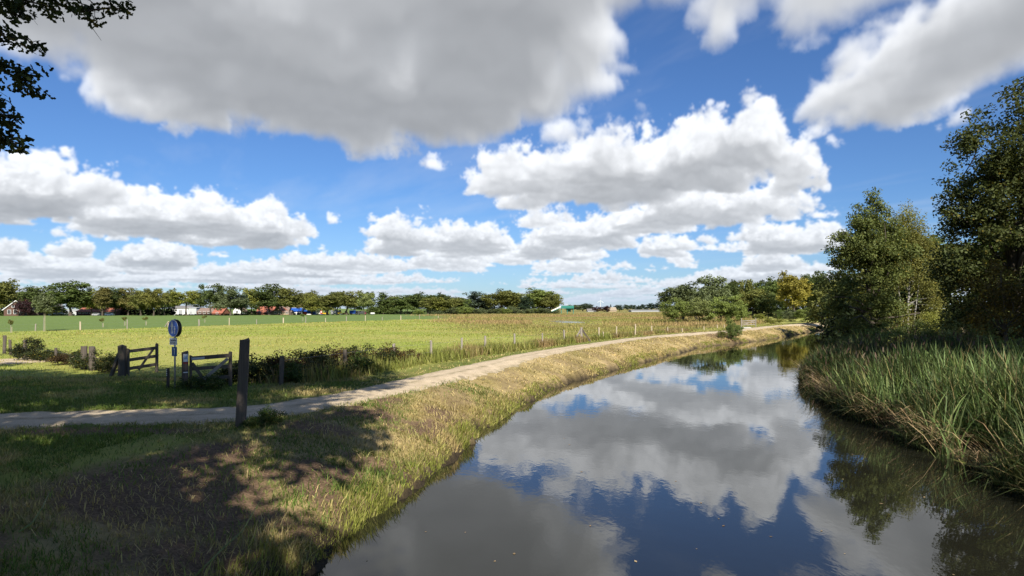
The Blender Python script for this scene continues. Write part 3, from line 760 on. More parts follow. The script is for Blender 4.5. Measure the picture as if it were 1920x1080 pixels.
def river_reeds():
    n0 = 90000
    i = RNG.integers(0, 70, n0); p = RB[i+38]+(RB[i+39]-RB[i+38])*RNG.random((n0, 1))
    t = RB[i+39]-RB[i+38]; t /= np.linalg.norm(t, axis=1)[:, None]
    d = -.55+8.5*RNG.random(n0)**1.5; p = p+np.stack([t[:, 1], -t[:, 0]], 1)*d[:, None]
    x, y = p[:, 0], p[:, 1]; z, L, R = land(x, y)
    k = (y > 7)*(y < 62)*(L < 0)*(R > -.7)*(x < y*.95+3)*(fnoise(x, y, .75, 2)+.20*np.clip(R, 0, 1.4) > .49); x, y, z, R, d = x[k], y[k], z[k], R[k], d[k]; n = len(x)
    near = np.clip((27-y)/8, 0, 1)
    H = (.55+1.1*RNG.random(n)**.9)*(.45+1.1*fnoise(x, y, .55, 3))*np.clip(.6+(R+.6)*.35, .5, 1)*(1+.08*near)
    dirn = np.where(RNG.random(n) < .5, RNG.normal(math.pi*.95, .9, n), RNG.uniform(0, 6.28, n))
    dry = np.clip(RNG.normal(.05, .13, n)+(RNG.random(n) < .12)*.75+.12*np.clip(1-R/.4, 0, 1), 0, 1)
    blades('riverside_reeds', np.stack([x, y, np.maximum(z, WATER_Z-.3)-.03], 1), H, .016+.012*RNG.random(n)+.0004*y, np.where(RNG.random(n) < .14, RNG.uniform(.9, .99, n), RNG.uniform(.06, .9, n)), dirn+(fnoise(x, y, .5, 5)-.5)*4, RNG.random(n)*(.7+.35*near)*(.6+.8*fnoise(x, y, .6, 1)), dry, g_reed, .8, 4, 'tall green reeds crowding the right bank', 'reeds')  # tint darkens away from the near end, painting shade on the back reeds
    n2 = 5200; i = RNG.integers(0, 28, n2); p = RB[i+46]+(RB[i+47]-RB[i+46])*RNG.random((n2, 1)); t2 = RB[i+47]-RB[i+46]; t2 /= np.linalg.norm(t2, axis=1)[:, None]
    p = p+np.stack([t2[:, 1], -t2[:, 0]], 1)*(-.35+4.2*RNG.random((n2, 1))); a, b = p[:, 0], p[:, 1]; kz, kL, kR = land(a, b)
    k3 = (fnoise(a, b, .4, 4) > .37)*(b < 27+RNG.normal(0, 2, n2))*(b > 8); a, b, kz = a[k3], b[k3], kz[k3]; n2 = len(a)
    blades('reed_mace', np.stack([a, b, np.maximum(kz, WATER_Z-.25)-.03], 1), RNG.uniform(.9, 1.9, n2), RNG.uniform(.028, .05, n2), RNG.uniform(.1, .7, n2), RNG.uniform(0, 6.28, n2), .3+.7*RNG.random(n2), np.clip(RNG.normal(.08, .15, n2), 0, 1), g_mace, .9, 5, 'broad bladed light green reed mace at the front of the right bank', 'reeds')
    # plumes, standing over the farther part
    k2 = (y > 25)*(RNG.random(n) < .06); q = np.stack([x[k2], y[k2], np.maximum(z[k2], WATER_Z-.3)+H[k2]*.8], 1); m = len(q)
    blades('reed_plumes', q, RNG.uniform(.18, .34, m), RNG.uniform(.05, .09, m), RNG.uniform(.2, .8, m), RNG.uniform(0, 6.28, m), RNG.random(m)*.6, RNG.uniform(.3, .9, m), g_marsh_plume, .7, 3, 'dull purple brown reed plumes over the right bank', 'reeds')
    # last year's stalks fallen towards the water
    n1 = 1700
    i = RNG.integers(0, 33, n1); p = RB[i+46]+(RB[i+47]-RB[i+46])*RNG.random((n1, 1)); t = RB[i+47]-RB[i+46]; t /= np.linalg.norm(t, axis=1)[:, None]
    out = np.stack([-t[:, 1], t[:, 0]], 1); p = p-out*RNG.uniform(-.45, .35, (n1, 1)); cl = fnoise(p[:, 0], p[:, 1], .55, 1); k = (cl > .54)*(p[:, 1] > 8); p, out, t = p[k], out[k], t[k]; n1 = len(p)
    a = np.arctan2(out[:, 1], out[:, 0])+RNG.normal(0, .75, n1)
    blades('fallen_reed_stalks', np.column_stack([p, np.full(n1, WATER_Z+.02)+RNG.random(n1)**2*.5]), RNG.uniform(.5, 1.7, n1), RNG.uniform(.010, .024, n1), RNG.uniform(.82, .985, n1), a, RNG.random(n1), RNG.random(n1)**2, g_dead, .25, 3, 'pale dead reed stalks fallen over the right water edge', 'reeds')
g_marsh_plume = grass_mat('reed_plume', (.12, .105, .06), (.16, .10, .075))
FENCE_LINE = [(-8.4, 24.6), (-6.9, 27.9), (-5.8, 32.7), (-4.3, 35.6), (-3., 39), (-1.65, 41.6), (.18, 44.7), (2.1, 47.6), (4., 51.6), (5.8, 56), (7.7, 59.4), (9.5, 62.2), (12.2, 67), (15., 72), (18.2, 77.5), (21.2, 83)]
def floating():
    n = 80; y = 9+34*RNG.random(n)**1.6; x = RNG.uniform(-3, 16, n); z, L, R = land(x, y); k = (L < -.3)*(R < -.3); x, y = x[k], y[k]; n = len(x)
    a = RNG.uniform(0, 6.28, n); r = RNG.uniform(.018, .045, n)
    V = np.stack([np.stack([x+np.cos(a+q)*r*m, y+np.sin(a+q)*r*m, np.full(n, WATER_Z+.006)], 1) for q, m in ((0, 1), (1.57, .55), (3.14, 1), (4.71, .55))], 1).reshape(-1, 3)
    tag(link('floating_leaves', mesh_np('floating_leaves', V, np.arange(4*n), np.arange(n)*4, g_dead, dict(tint=np.repeat(RNG.random(n), 4), dry=np.repeat(RNG.random(n), 4)))), 'scattered fallen leaves floating on the river', 'leaves', None, 'stuff')
floating(); lawn(); litter(); verge(); meadow(); fence_weeds(); marsh(); sedge(); river_reeds()

# ================================================================== trees
def leaf_cloud(C, rc, per, size, rng, flat=.75, droop=0., aspect=.62, lean_out=None, hexa=False):
    """leaf-sized faces gathered in clumps: C (n,3) clump centres, rc clump radius, per leaves per clump"""
    n = len(C); tot = n*per
    g = rng.normal(0, 1, (tot, 3)); g /= np.linalg.norm(g, axis=1)[:, None]; g *= (rng.random(tot)**.45)[:, None]
    rr = np.repeat(np.broadcast_to(rc, n), per)[:, None]
    P = np.repeat(C, per, 0)+g*rr*np.array([1, 1, flat]); P[:, 2] -= droop*rng.random(tot)**2
    up = rng.normal(0, .75, (tot, 3)); up[:, 2] += .75; up += g*.6
    up /= np.linalg.norm(up, axis=1)[:, None]
    t = np.cross(up, rng.normal(0, 1, (tot, 3))); t /= np.linalg.norm(t, axis=1)[:, None]+1e-9
    b = np.cross(up, t)
    s = (size*(.65+.7*rng.random(tot)))[:, None]
    clump = np.repeat(rng.random(n), per); tint = np.clip(.55*clump+.45*rng.random(tot), 0, 1)
    if hexa:
        prof = [(-.5, 0), (-.22, .24), (.05, .13), (.22, .25), (.5, .03), (.22, -.25), (.05, -.13), (-.22, -.24)]
    else:
        prof = [(-.5, 0), (.05, .5*aspect), (.5, 0), (.05, -.5*aspect)]
    k = len(prof)
    V = np.stack([P+t*s*u+b*s*v for u, v in prof], 1).reshape(-1, 3)
    return V, k, tot, np.repeat(tint, k)
def crown_mesh(name, C, rc, per, size, rng, m=None, dry=0., **kw):
    V, k, n, tint = leaf_cloud(C, rc, per, size, rng, **kw)
    d = np.repeat((rng.random(n) < dry)*rng.random(n), k)
    return mesh_np(name, V, np.arange(n*k), np.arange(n)*k, m or leaf, dict(tint=tint, dry=d))
def lobes(rng, ls, n, shell=.45):
    """points in a set of ellipsoids (cx,cy,cz,rx,ry,rz), thicker towards their skins"""
    w = np.array([l[3]*l[4]*l[5] for l in ls])**.67; idx = rng.choice(len(ls), n, p=w/w.sum())
    L = np.array(ls)[idx]
    g = rng.normal(0, 1, (n, 3)); g /= np.linalg.norm(g, axis=1)[:, None]; g *= (rng.random(n)**shell)[:, None]
    return L[:, :3]+g*L[:, 3:]
def trunk_builder(rng, H, base, C, n_limbs, r0, top=.8, bend=.04, segs=5, twig=True):
    mb = MB()
    pts = []; a = rng.random()*6.28
    for i in range(segs+1):
        t = i/segs; pts.append((math.cos(a)*bend*H*t*t+rng.normal(0, .012*H)*(0 < i < segs), math.sin(a)*bend*H*t*t+rng.normal(0, .012*H)*(0 < i < segs), H*top*t))
    rad = [r0*1.35 if i == 0 else r0*(1-.86*i/segs) for i in range(segs+1)]
    mb.tube(pts, rad, 8)
    P = np.array(pts)
    ends = C[rng.choice(len(C), min(n_limbs, len(C)), replace=False)]
    for e in ends:
        h = np.clip(base+(e[2]-base)*rng.uniform(.25, .7), base*.9, H*top*.97)
        s = np.array([np.interp(h, P[:, 2], P[:, q]) for q in (0, 1, 2)])
        rb = np.interp(h, P[:, 2], rad)*.55; mid = (s+e)/2+np.array([rng.normal(0, .05*H), rng.normal(0, .05*H), rng.uniform(.0, .05)*H])
        mb.tube([s, s*.5+mid*.5+rng.normal(0, .01*H, 3), mid, mid*.45+e*.55+rng.normal(0, .012*H, 3), e], [rb, rb*.8, rb*.55, rb*.38, rb*.15], 5, False)
    return mb
def far_variant(kind, seed):
    """a 10 m tree seen from far away: (trunk mesh, crown mesh, crown width)"""
    rng = np.random.default_rng(seed); r = lambda a, b: rng.uniform(a, b)
    if kind == 'round':
        ls = [(0, 0, 5.8, 3.4, 3.4, 3.7)]+[(r(-2.6, 2.6), r(-2.6, 2.6), r(3., 8.2), r(1.2, 1.9), r(1.2, 1.9), r(1., 1.7)) for _ in range(8)]; n, per, sz, base, w = 130, 52, .44, 2.4, 8.4
    elif kind == 'tall':
        ls = [(0, 0, 6., 2.3, 2.3, 3.7)]+[(r(-1.7, 1.7), r(-1.7, 1.7), r(3.6, 8.8), r(.9, 1.4), r(.9, 1.4), r(.9, 1.5)) for _ in range(9)]; n, per, sz, base, w = 120, 50, .42, 2.0, 6.2
    elif kind == 'airy':
        ls = [(r(-2.7, 2.7), r(-2.7, 2.7), r(3.8, 9.), r(.9, 1.6), r(.9, 1.6), r(.7, 1.2)) for _ in range(15)]; n, per, sz, base, w = 110, 38, .42, 2.6, 7.4
    elif kind == 'cone':
        ls = [(0, 0, 1.6+i*1.3, 3.0-i*.45, 3.0-i*.45, 1.1) for i in range(6)]+[(0, 0, 9.2, .5, .5, .8)]; n, per, sz, base, w = 110, 48, .40, 1., 6.4
    else:  # bush
        ls = [(0, 0, 4.2, 4.6, 4.2, 4.2)]+[(r(-4.2, 4.2), r(-3.5, 3.5), r(1.8, 7.6), r(1.6, 2.4), r(1.6, 2.2), r(1.6, 2.4)) for _ in range(8)]; n, per, sz, base, w = 140, 50, .42, .6, 11.5
    C = lobes(rng, ls, n); C[:, 2] = np.maximum(C[:, 2], .55 if kind == 'bush' else 1.0)
    C[:, 2] *= 9.2/np.percentile(C[:, 2], 99); w = np.percentile(C[:, 0], 98)-np.percentile(C[:, 0], 2)+1.0
    tr = trunk_builder(rng, 9.2, base, C, 9 if kind != 'bush' else 5, .22 if kind != 'bush' else .16, .82)
    return tr.mesh('trunk', bark), crown_mesh('crown', C, .95 if kind != 'airy' else .8, per, sz, rng, leaf), w
VARS = {k: [far_variant(k, 40+7*i+len(k)) for i in range(c)] for k, c in (('round', 3), ('tall', 2), ('airy', 2), ('cone', 1), ('bush', 3))}
GREENS = dict(amber=(.240, .212, .044), dark=(0.083, 0.109, 0.035), mid=(0.116, 0.156, 0.045), olive=(0.165, 0.175, 0.050), yellow=(.205, .218, .050), gold=(.185, .185, .048), orange=(.165, .152, .050), grey=(0.139, 0.168, 0.078), pale=(0.212, 0.242, 0.088), light=(0.195, 0.242, 0.065), plum=(0.060, 0.030, 0.033), pine=(0.036, 0.058, 0.033), bluish=(0.085, 0.116, 0.078))  # tones lightened partly to paint distant air haze into the leaves
TREE_N = [0]
def tree(name, px, top, wpx, Y, kind, tone, label, cat='tree', group=None, z=None, rz=None, x=None):
    X = at(px, Y) if x is None else x
    z0 = gz(X, Y) if z is None else z
    h = EYE+(HY-top)*Y/F_PX-z0
    i = TREE_N[0]; TREE_N[0] += 1
    tm, cm, w = VARS[kind][i % len(VARS[kind])]
    sx = wpx*Y/F_PX/w
    t = empty(name, (X, Y, z0-.05), i*2.399 if rz is None else rz, label, cat, group, (sx, sx, h/10))
    link('trunk', tm, t); c = np.array(GREENS[tone])*(1+.12*math.sin(i*1.7))
    link('crown', cm, t, tuple(c))
    return t
ROW = 'roadside trees along the far edge of the green field'
# picture x, top, width in picture px, kind, tone, label
FAR_ROW = [
 (2,528,46,'round','olive','olive tree with rusty top rising behind the dark farmhouse, cut by the picture edge'),
 (70,536,54,'round','dark','dark green spreading tree just beside the gabled farmhouse'),
 (44,562,26,'bush','plum','dark plum coloured tree squeezed between farmhouse gable and dark green tree'),
 (132,529,56,'tall','mid','largest mid green tree standing left of the long red roofed building'),
 (107,570,30,'bush','olive','low olive shrub tree under the left side of the large green tree'),
 (172,540,34,'round','yellow','yellow green tree over the left end of the long red roof'),
 (192,539,28,'tall','orange','orange tinged tree over the middle of the long red roof'),
 (216,541,34,'tall','dark','dark blue green narrow tree behind the parked white car'),
 (240,540,36,'round','orange','russet topped tree right of the dark blue green tree'),
 (264,545,30,'round','olive','olive tree between the russet tree and the golden tree'),
 (288,542,36,'round','gold','golden yellow tree on a pale bare trunk before dark shrubbery'),
 (308,540,32,'airy','olive','thin olive tree right behind the golden yellow tree'),
 (349,545,44,'airy','yellow','thin yellow green tree in front of the white garage building'),
 (395,532,46,'airy','dark','tall open crowned dark tree before the brown tiled roof'),
 (432,537,42,'round','grey','grey green rounded tree before the red roofs'),
 (452,552,26,'tall','bluish','slim bluish tree in the gap left of the yellow green tree'),
 (472,542,36,'round','yellow','yellow green tree leaning on the tallest dark oak'),
 (505,532,50,'round','dark','tallest dark oak, above the red gabled house'),
 (544,541,36,'tall','olive','dark olive egg shaped tree right of the red gabled house'),
 (560,556,22,'airy','orange','small orange leaved tree over the blue hall roof'),
 (585,556,34,'round','yellow','yellow green tree above the blue container'),
 (614,552,40,'round','olive','broad olive tree above the yellow machine'),
 (650,546,46,'round','olive','taller olive tree above the red loader'),
 (683,549,30,'airy','pale','pale half bare tree at the right end of the roadside row'),
 (699,575,28,'bush','mid','low green bush by the small white trailer'),
]
for r in FAR_ROW: tree('roadside_tree', r[0], r[1]-2, r[2]*1.12, 392+14*math.sin(r[0]), r[3], r[4], r[5], group=ROW)
SECOND = 'trees standing behind the roadside row'
for i, px in enumerate([20, 52, 92, 150, 181, 205, 228, 252, 276, 300, 322, 376, 412, 446, 488, 524, 556, 574, 600, 632, 664, 690, 735, 765, 790, 812, 834, 856, 876, 915, 955, 1000, 1026]):
    tree('background_tree', px, 552+6*math.sin(px*1.3), 34+6*math.sin(px), 452+12*math.sin(px*.7), ('round', 'tall', 'round')[i % 3], ('mid', 'dark', 'olive', 'mid', 'grey')[i % 5], 'lower green tree filling a gap behind the front row of trees', group=SECOND)
GROVE = 'trees of the grove beyond the marsh'
for r in [
 (718,546,44,'cone','mid','pointed green tree at the left end of the grove'),
 (752,552,44,'round','mid','rounded green tree right of the pointed tree in the grove'),
 (779,549,34,'round','dark','dark tree in the left half of the grove, over the pale trunks'),
 (803,557,34,'round','olive','olive tree left of the yellowish one in the grove'),
 (822,556,38,'round','yellow','yellowish tree in the middle of the grove'),
 (847,558,34,'round','olive','low olive tree right of the yellowish tree in the grove'),
 (866,561,30,'round','mid','lowest green tree of the grove, in the dip of its skyline'),
 (894,545,54,'round','bluish','big blue grey domed tree in the grove'),
 (940,543,52,'round','olive','big olive domed tree in the grove, second from the light one'),
 (967,549,34,'tall','pale','pale green tree in the grove beside the darkest one'),
 (985,556,30,'round','pine','darkest tree of the grove, almost black green'),
 (1013,541,54,'round','light','large light olive tree near the right end of the grove'),
 (1037,549,38,'round','olive','olive tree ending the grove, over the green ramp'),
]: tree('grove_tree', r[0], r[1], r[2], 420+10*math.sin(r[0]), r[3], r[4], r[5], group=GROVE)
WILLOW = 'grey green willow bushes at the foot of the grove'
for i, (px, top, w) in enumerate([(784,578,18),(820,580,20),(850,574,34),(872,572,30),(898,575,36),(922,576,26),(942,575,32),(962,571,22),(985,577,30),(1008,575,36),(1028,575,32),(1042,578,22)]):
    tree('willow_bush', px, top+2, w*1.1, 372+7*math.sin(px), 'bush', 'grey' if i % 3 else 'light', 'grey green willow bush in the low row before the grove', 'bush', WILLOW)
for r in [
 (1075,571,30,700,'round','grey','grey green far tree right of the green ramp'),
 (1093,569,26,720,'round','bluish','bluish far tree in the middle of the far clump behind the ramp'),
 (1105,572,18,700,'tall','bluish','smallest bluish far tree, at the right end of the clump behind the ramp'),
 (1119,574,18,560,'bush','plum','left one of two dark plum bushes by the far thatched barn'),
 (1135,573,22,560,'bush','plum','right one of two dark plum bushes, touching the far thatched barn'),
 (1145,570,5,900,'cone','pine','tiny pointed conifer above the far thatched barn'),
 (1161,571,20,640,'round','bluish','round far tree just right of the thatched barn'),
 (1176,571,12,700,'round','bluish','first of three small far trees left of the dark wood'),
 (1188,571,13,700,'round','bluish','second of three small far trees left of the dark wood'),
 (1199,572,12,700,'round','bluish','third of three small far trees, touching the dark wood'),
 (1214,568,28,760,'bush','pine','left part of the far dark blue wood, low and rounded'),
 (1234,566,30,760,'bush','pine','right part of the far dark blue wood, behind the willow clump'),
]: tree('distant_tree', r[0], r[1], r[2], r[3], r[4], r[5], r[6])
# the bank beyond the bend
for r in [
 (1268,558,62,128,'bush','light','light green bush at the left front of the bankside willow clump'),
 (1312,556,60,126,'bush','pale','light green bush in the middle front of the bankside willow clump'),
 (1352,552,66,124,'bush','light','fresh green bush at the right front of the bankside willow clump'),
 (1384,564,44,122,'bush','light','low light green bush ending the bankside willow clump'),
 (1280,532,64,150,'round','grey','tall grey green willow at the left back of the bankside clump'),
 (1306,540,44,146,'round','grey','lower grey green willow between the two tall ones'),
 (1337,516,58,158,'tall','grey','tallest grey green willow, pointed, at the back of the bankside clump'),
]: tree('bankside_willow', r[0], r[1], r[2], r[3], r[4], r[5], r[6], 'bush' if r[4] == 'bush' else 'tree')
WOOD = 'trees of the wood behind the far river bank'
for r in [
 (1362,528,40,205,'round','dark','dark tree at the left edge of the riverside wood'),
 (1382,523,46,214,'round','olive','brownish olive tree high in the left part of the riverside wood'),
 (1404,523,40,222,'round','mid','green domed tree behind the pale rail gate in the riverside wood'),
 (1412,540,44,196,'round','olive','lighter low olive tree in front within the riverside wood'),
 (1430,523,44,224,'round','dark','dark domed tree over the gap in the riverside wood'),
 (1440,545,48,192,'bush','dark','blackish low tree left of the yellow tree, in front of the wood'),
 (1456,522,44,214,'round','mid','green tree directly left of the yellow tree in the riverside wood'),
 (1520,512,50,214,'round','dark','dark green tree behind the right side of the yellow tree'),
 (1545,505,54,205,'round','dark','dark green tree high behind the olive thicket'),
]: tree('woodland_tree', r[0], r[1], r[2], r[3], r[4], r[5], r[6], group=WOOD)
tree('yellow_tree', 1490, 512, 54, 178, 'round', 'amber', 'single yellow leaved tree glowing before the dark wood')
for r in [
 (1462,580,30,150,'bush','mid','small green shrub left of the yellow tree foot'),
 (1482,580,34,140,'bush','grey','grey green shrub at the foot of the yellow tree'),
 (1510,575,46,136,'bush','light','wide light green shrub right of the yellow tree foot'),
 (1540,585,36,132,'bush','mid','shrub beside the end of the path bend'),
 (1376,604,30,74,'bush','mid','dark green alder bush at the water edge below the pale rail gate'),
 (1368,592,16,77,'bush','light','taller thin shrub behind the alder bush at the water edge'),
 (1352,616,16,73.5,'bush','olive','little olive shrub beside the trodden landing'),
 (1425,587,24,150,'bush','yellow','yellowing low shrub in the grass right of the pale rail gate'),
 (1449,596,30,118,'bush','yellow','low yellow flowering weeds before the shrubs, right of the rail gate'),
 (1315,607,40,104,'bush','yellow','yellow weed thicket in front of the willow clump'),
]: tree('shrub', r[0], r[1], r[2], r[3], r[4], r[5], r[6], 'bush')
for r in [(1558,530,84,118,'round','olive','olive yellow thicket tree leaning over the path end'), (1590,560,70,92,'bush','olive','low olive thicket under the left side of the big alder'), (1600,548,60,104,'round','mid','green tree glimpsed behind the alder trunk')]:
    tree('thicket_tree', r[0], r[1], r[2], r[3], r[4], r[5], r[6])

# ---- the big trees of the right bank, leaf by leaf
def near_tree(name, X, Y, seed, ls, n, per, rc, size, H, base, r0, color, label, nl=26, m=leaf, bk=bark, shell=.5, dry=.06, top=.85, cat='tree', stems=None, **kw):
    rng = np.random.default_rng(seed)
    C = lobes(rng, ls, n, shell)
    t = empty(name, (X, Y, gz(X, Y)-.08), 0, label, cat)
    tb = trunk_builder(rng, H, base, C, nl, r0, top, .03, 7)
    for (dx, dy, h, r) in stems or []:
        tb.tube([(dx*.15, dy*.15, 0), (dx*.5, dy*.5, h*.4), (dx*.8, dy*.9, h*.75), (dx, dy, h)], [r*1.2, r, r*.7, r*.3], 7)
    link('trunk', tb.mesh('trunk', bk, True), t)
    link('crown', crown_mesh('crown', C, rc, per, size, rng, m, dry, **kw), t, color)
    return t
def rl(rng, n, x, y, z, r):
    return [(rng.uniform(*x), rng.uniform(*y), rng.uniform(*z), *(rng.uniform(*r),)*2, rng.uniform(*r)*.75) for _ in range(n)]
q = np.random.default_rng(3)
# alder: x 1545..1700, top 350
ax = at(1632, 46)
near_tree('alder_tree', ax, 46, 21, [(-.3, 0, 6.6, 2.0, 2.0, 3.2), (-1.9, -.3, 4.9, 1.2, 1.3, 1.0), (-2.5, 0, 3.7, .9, 1., .8), (1.1, .2, 6.6, 1.5, 1.6, 2.6), (0.3, .2, 10.1, .8, .8, 1.0), (-1.2, 0, 8.4, 1.1, 1.1, 1.1), (.6, 0, 3.6, 2.2, 1.6, 1.3), (-1.2, -.4, 2.2, 1.6, 1.2, 1.0), (.2,0,10.9,.4,.4,.6), (-2.1, .2, 6.6, .7, .7, .6), (-.6, 0, 9.2, 1.3, 1.2, 1.3), (.9, 0, 8.6, 1.3, 1.2, 1.6), (-1.6, 0, 7.4, 1.2, 1.1, 1.1)]+rl(q, 12, (-2.6, 2.2), (-1.5, 1.5), (3., 9.5), (.5, .9)), 460, 95, .52, .15, 11., 2.0, .20, (.125, .152, .046), 'large ragged alder leaning over the reeds on the right bank', 24)
# birch: x 1650..1755
bx = at(1704, 50)
near_tree('birch_tree', bx, 50, 22, [(-.3, 0, 8.3, 1.9, 1.7, 2.6), (.7, 0, 7.2, 1.9, 1.6, 2.6), (.1, 0, 9.8, 1.3, 1.2, 1.5), (1.4, 0, 5.4, 1.3, 1.2, 1.6), (-1.2, 0, 5.8, 1.2, 1.1, 1.5), (1.9, .3, 3.4, .9, .9, 1.3), (-.8, -.5, 2.6, .9, .8, 1.1), (.8, -.3, 2.0, .8, .7, .9)]+rl(q, 10, (-1.7, 1.8), (-1.2, 1.2), (5., 10.), (.45, .8)), 420, 80, .55, .115, 11., 3.2, .095, (.21, .215, .065), 'slender birch with white trunk and drooping olive leaves beside the alder', 20, leaf_soft, birch, .55, .15, .9, droop=.9, stems=[(-.9, .3, 7., .055), (.75, -.2, 6., .04)])
# dark oak: x 1745..; top out of the frame
ox = at(1905, 34)
near_tree('dark_oak', ox, 34, 23, [(0, 0, 9.2, 3.6, 3.4, 4.6), (-2.3, -.5, 8.2, 1.5, 1.6, 1.6), (-2.6, 0, 5.2, 1.4, 1.6, 1.3), (1.2, -1., 12.6, 2.6, 2.4, 2.2), (-1.4, -1.2, 10.2, 1.5, 1.5, 1.4), (2.5, 0, 6, 3, 3, 2.5), (-1.6, 0, 3.8, 1.6, 1.6, 1.1), (.6, -2.0, 7.0, 1.9, 1.4, 1.8), (-3.2, 0, 8.9, .6, .7, .5), (-3.0, 0, 7.0, .6, .6, .5), (-2.2, 0, 2.6, 1.7, 1.4, 1.2), (.3, -1.0, 2.2, 1.8, 1.4, 1.3), (-3.2, .3, 4.4, 1.1, 1.1, 1.0)]+rl(q, 14, (-3.2, 2.), (-2.6, 1.), (4., 12.), (.6, 1.1)), 720, 90, .58, .16, 14.5, 2.4, .32, (.074, .090, .030), 'tall dark oak filling the right edge, the biggest tree in view', 34)
near_tree('field_maple', at(1885, 29), 29, 24, [(0, 0, 3.9, 1.8, 1.3, 1.4), (-.8, -.3, 2.6, 1.2, .9, .9), (1.2, 0, 3.0, 1.6, 1.1, 1.1)], 90, 60, .45, .12, 5.4, 1.2, .1, (.095, .070, .018), 'small maple turning brown and yellow under the dark oak', 12, dry=.35)
for (px, Y, h, w, tone, sd, lab) in [
 (1588, 44, 2.3, 1.5, 'dark', 31, 'dark low shrub under the left limb of the alder'),
 (1668, 43, 2.2, 1.3, 'mid', 32, 'shrub between the alder foot and the birch foot'),
 (1752, 45, 3.6, 1.1, 'yellow', 33, 'yellow leaved sapling right of the birch trunk'),
 (1778, 36, 3.3, 1.3, 'pale', 34, 'light green elder bush, left one of the pair before the dark oak'),
 (1722, 47, 2.4, 1.5, 'dark', 35, 'dark bramble thicket behind the birch foot'),
 (1832, 33, 3.0, 1.5, 'pale', 36, 'light green elder bush, right one of the pair before the dark oak'),
 (1868, 30, 1.7, 1.0, 'mid', 37, 'mid green shrub at the foot of the dark oak'),
 (1600, 41, 1.7, 1.1, 'dark', 39, 'dark willow shrub in the reeds nearest the river bend'), (1668, 38, 1.7, 1.2, 'mid', 40, 'green willow shrub in the reeds below the birch'), (1738, 35.5, 1.8, 1.2, 'dark', 41, 'dark shrub in the reeds left of the light elder'),
 (1700, 36.5, 1.5, 1.3, 'olive', 42, 'olive willow shrub in the reeds in front of the birch foot'), (1790, 31.5, 1.6, 1.3, 'dark', 43, 'dark bramble mound in the reeds under the dark oak'), (1640, 42, 1.9, 1.2, 'mid', 44, 'green shrub in the reeds below the alder crown'),
 (1915, 27, 1.7, 1.1, 'mid', 38, 'shrub cut off by the right picture edge above the reeds')]:
    X = at(px, Y)
    near_tree('bank_shrub', X, Y, sd, [(0, 0, h*.55, w, w, h*.45), (-w*.5, 0, h*.45, w*.6, w*.6, h*.3), (w*.5, .2, h*.62, w*.6, w*.6, h*.32)], 60, 60, .38, .11, h, .2, .04, tuple(np.array(GREENS[tone])*1.15), lab, 8, top=.7, cat='bush')
# woodland closing the view behind the right bank, and trees nearer than the picture edge on both banks
for i, (X, Y, h, w, tone) in enumerate([(37, 62, 10, 9, 'dark'), (46, 60, 11, 10, 'mid'), (43, 52, 9, 8, 'dark'), (44, 44, 11, 9, 'dark'), (54, 70, 12, 11, 'dark'), (52, 56, 12, 9, 'dark'), (46, 84, 12, 10, 'olive'), (60, 96, 13, 11, 'mid')]):
    px = CX+X/Y*F_PX; z = gz(X, Y)
    tree('backing_tree', px, HY-(h+z-EYE)/Y*F_PX, w/Y*F_PX, Y, 'round' if i % 2 else 'tall', tone, 'dark woodland tree crowded behind the alder, birch and oak', 'tree', 'woodland behind the right bank', x=X)
rng = np.random.default_rng(77)
def shade_tree(name, X, Y, H, R_, zlo, seed, label, n=380, per=48, size=.36, extra=()):
    q = np.random.default_rng(seed)
    ls = [(0, 0, (zlo+H)/2, R_*.7, R_*.7, (H-zlo)/2*.85)]+[(math.cos(a)*R_*.6, math.sin(a)*R_*.6, q.uniform(zlo+1.5, H-3), R_*.38, R_*.38, R_*.33) for a in np.arange(0, 6.28, .7)]+list(extra)
    return near_tree(name, X, Y, seed, ls, n, per, .95, size, H, zlo*.8, .38, (.05, .075, .022), label, 16, top=.8)
shade_tree('roadside_oak', -5.5, -4.5, 20, 6.2, 6., 51, 'dark oak whose low leafy branches hang into the top left corner', 900, extra=[(3.6, 1.6, 9.5, 2.0, 2.2, 1.8), (6.6, 3.5, 13.5, 1.8, 2.4, 1.8), (4.5, 5., 14.5, 3., 3., 2.6), (6., -3., 12., 3., 3., 2.6), (2., -4., 8., 3., 3., 2.), (5., 10.5, 16.5, 3., 3.2, 2.4), (1.5, 9., 15.5, 3., 3., 2.4)])
shade_tree('roadside_oak', -10.5, 3.2, 21, 6.2, 8., 52, 'oak by the path end, left outside the picture, shading the lawn and gates', 470, extra=[(1., 5.5, 15., 3.2, 3.2, 2.8), (-3., 6., 13., 3., 3., 2.6), (4., 6.5, 17., 2.8, 2.8, 2.2)])
shade_tree('roadside_oak', -17.5, 6.5, 21, 6., 5., 53, 'oak on the lawn, left outside the picture, shading the far gate')
shade_tree('roadside_oak', -25.5, 13.5, 20, 5.5, 5., 56, 'oak farthest to the left outside the picture, shading the old fence')
shade_tree('bank_oak', 24.5, 18.5, 17, 4.8, 6., 54, 'oak on the right bank outside the picture, shading the reeds')
shade_tree('bank_oak', 29.5, 16, 18, 5.8, 3., 55, 'oak behind the right reeds outside the picture, shading the dark oak')

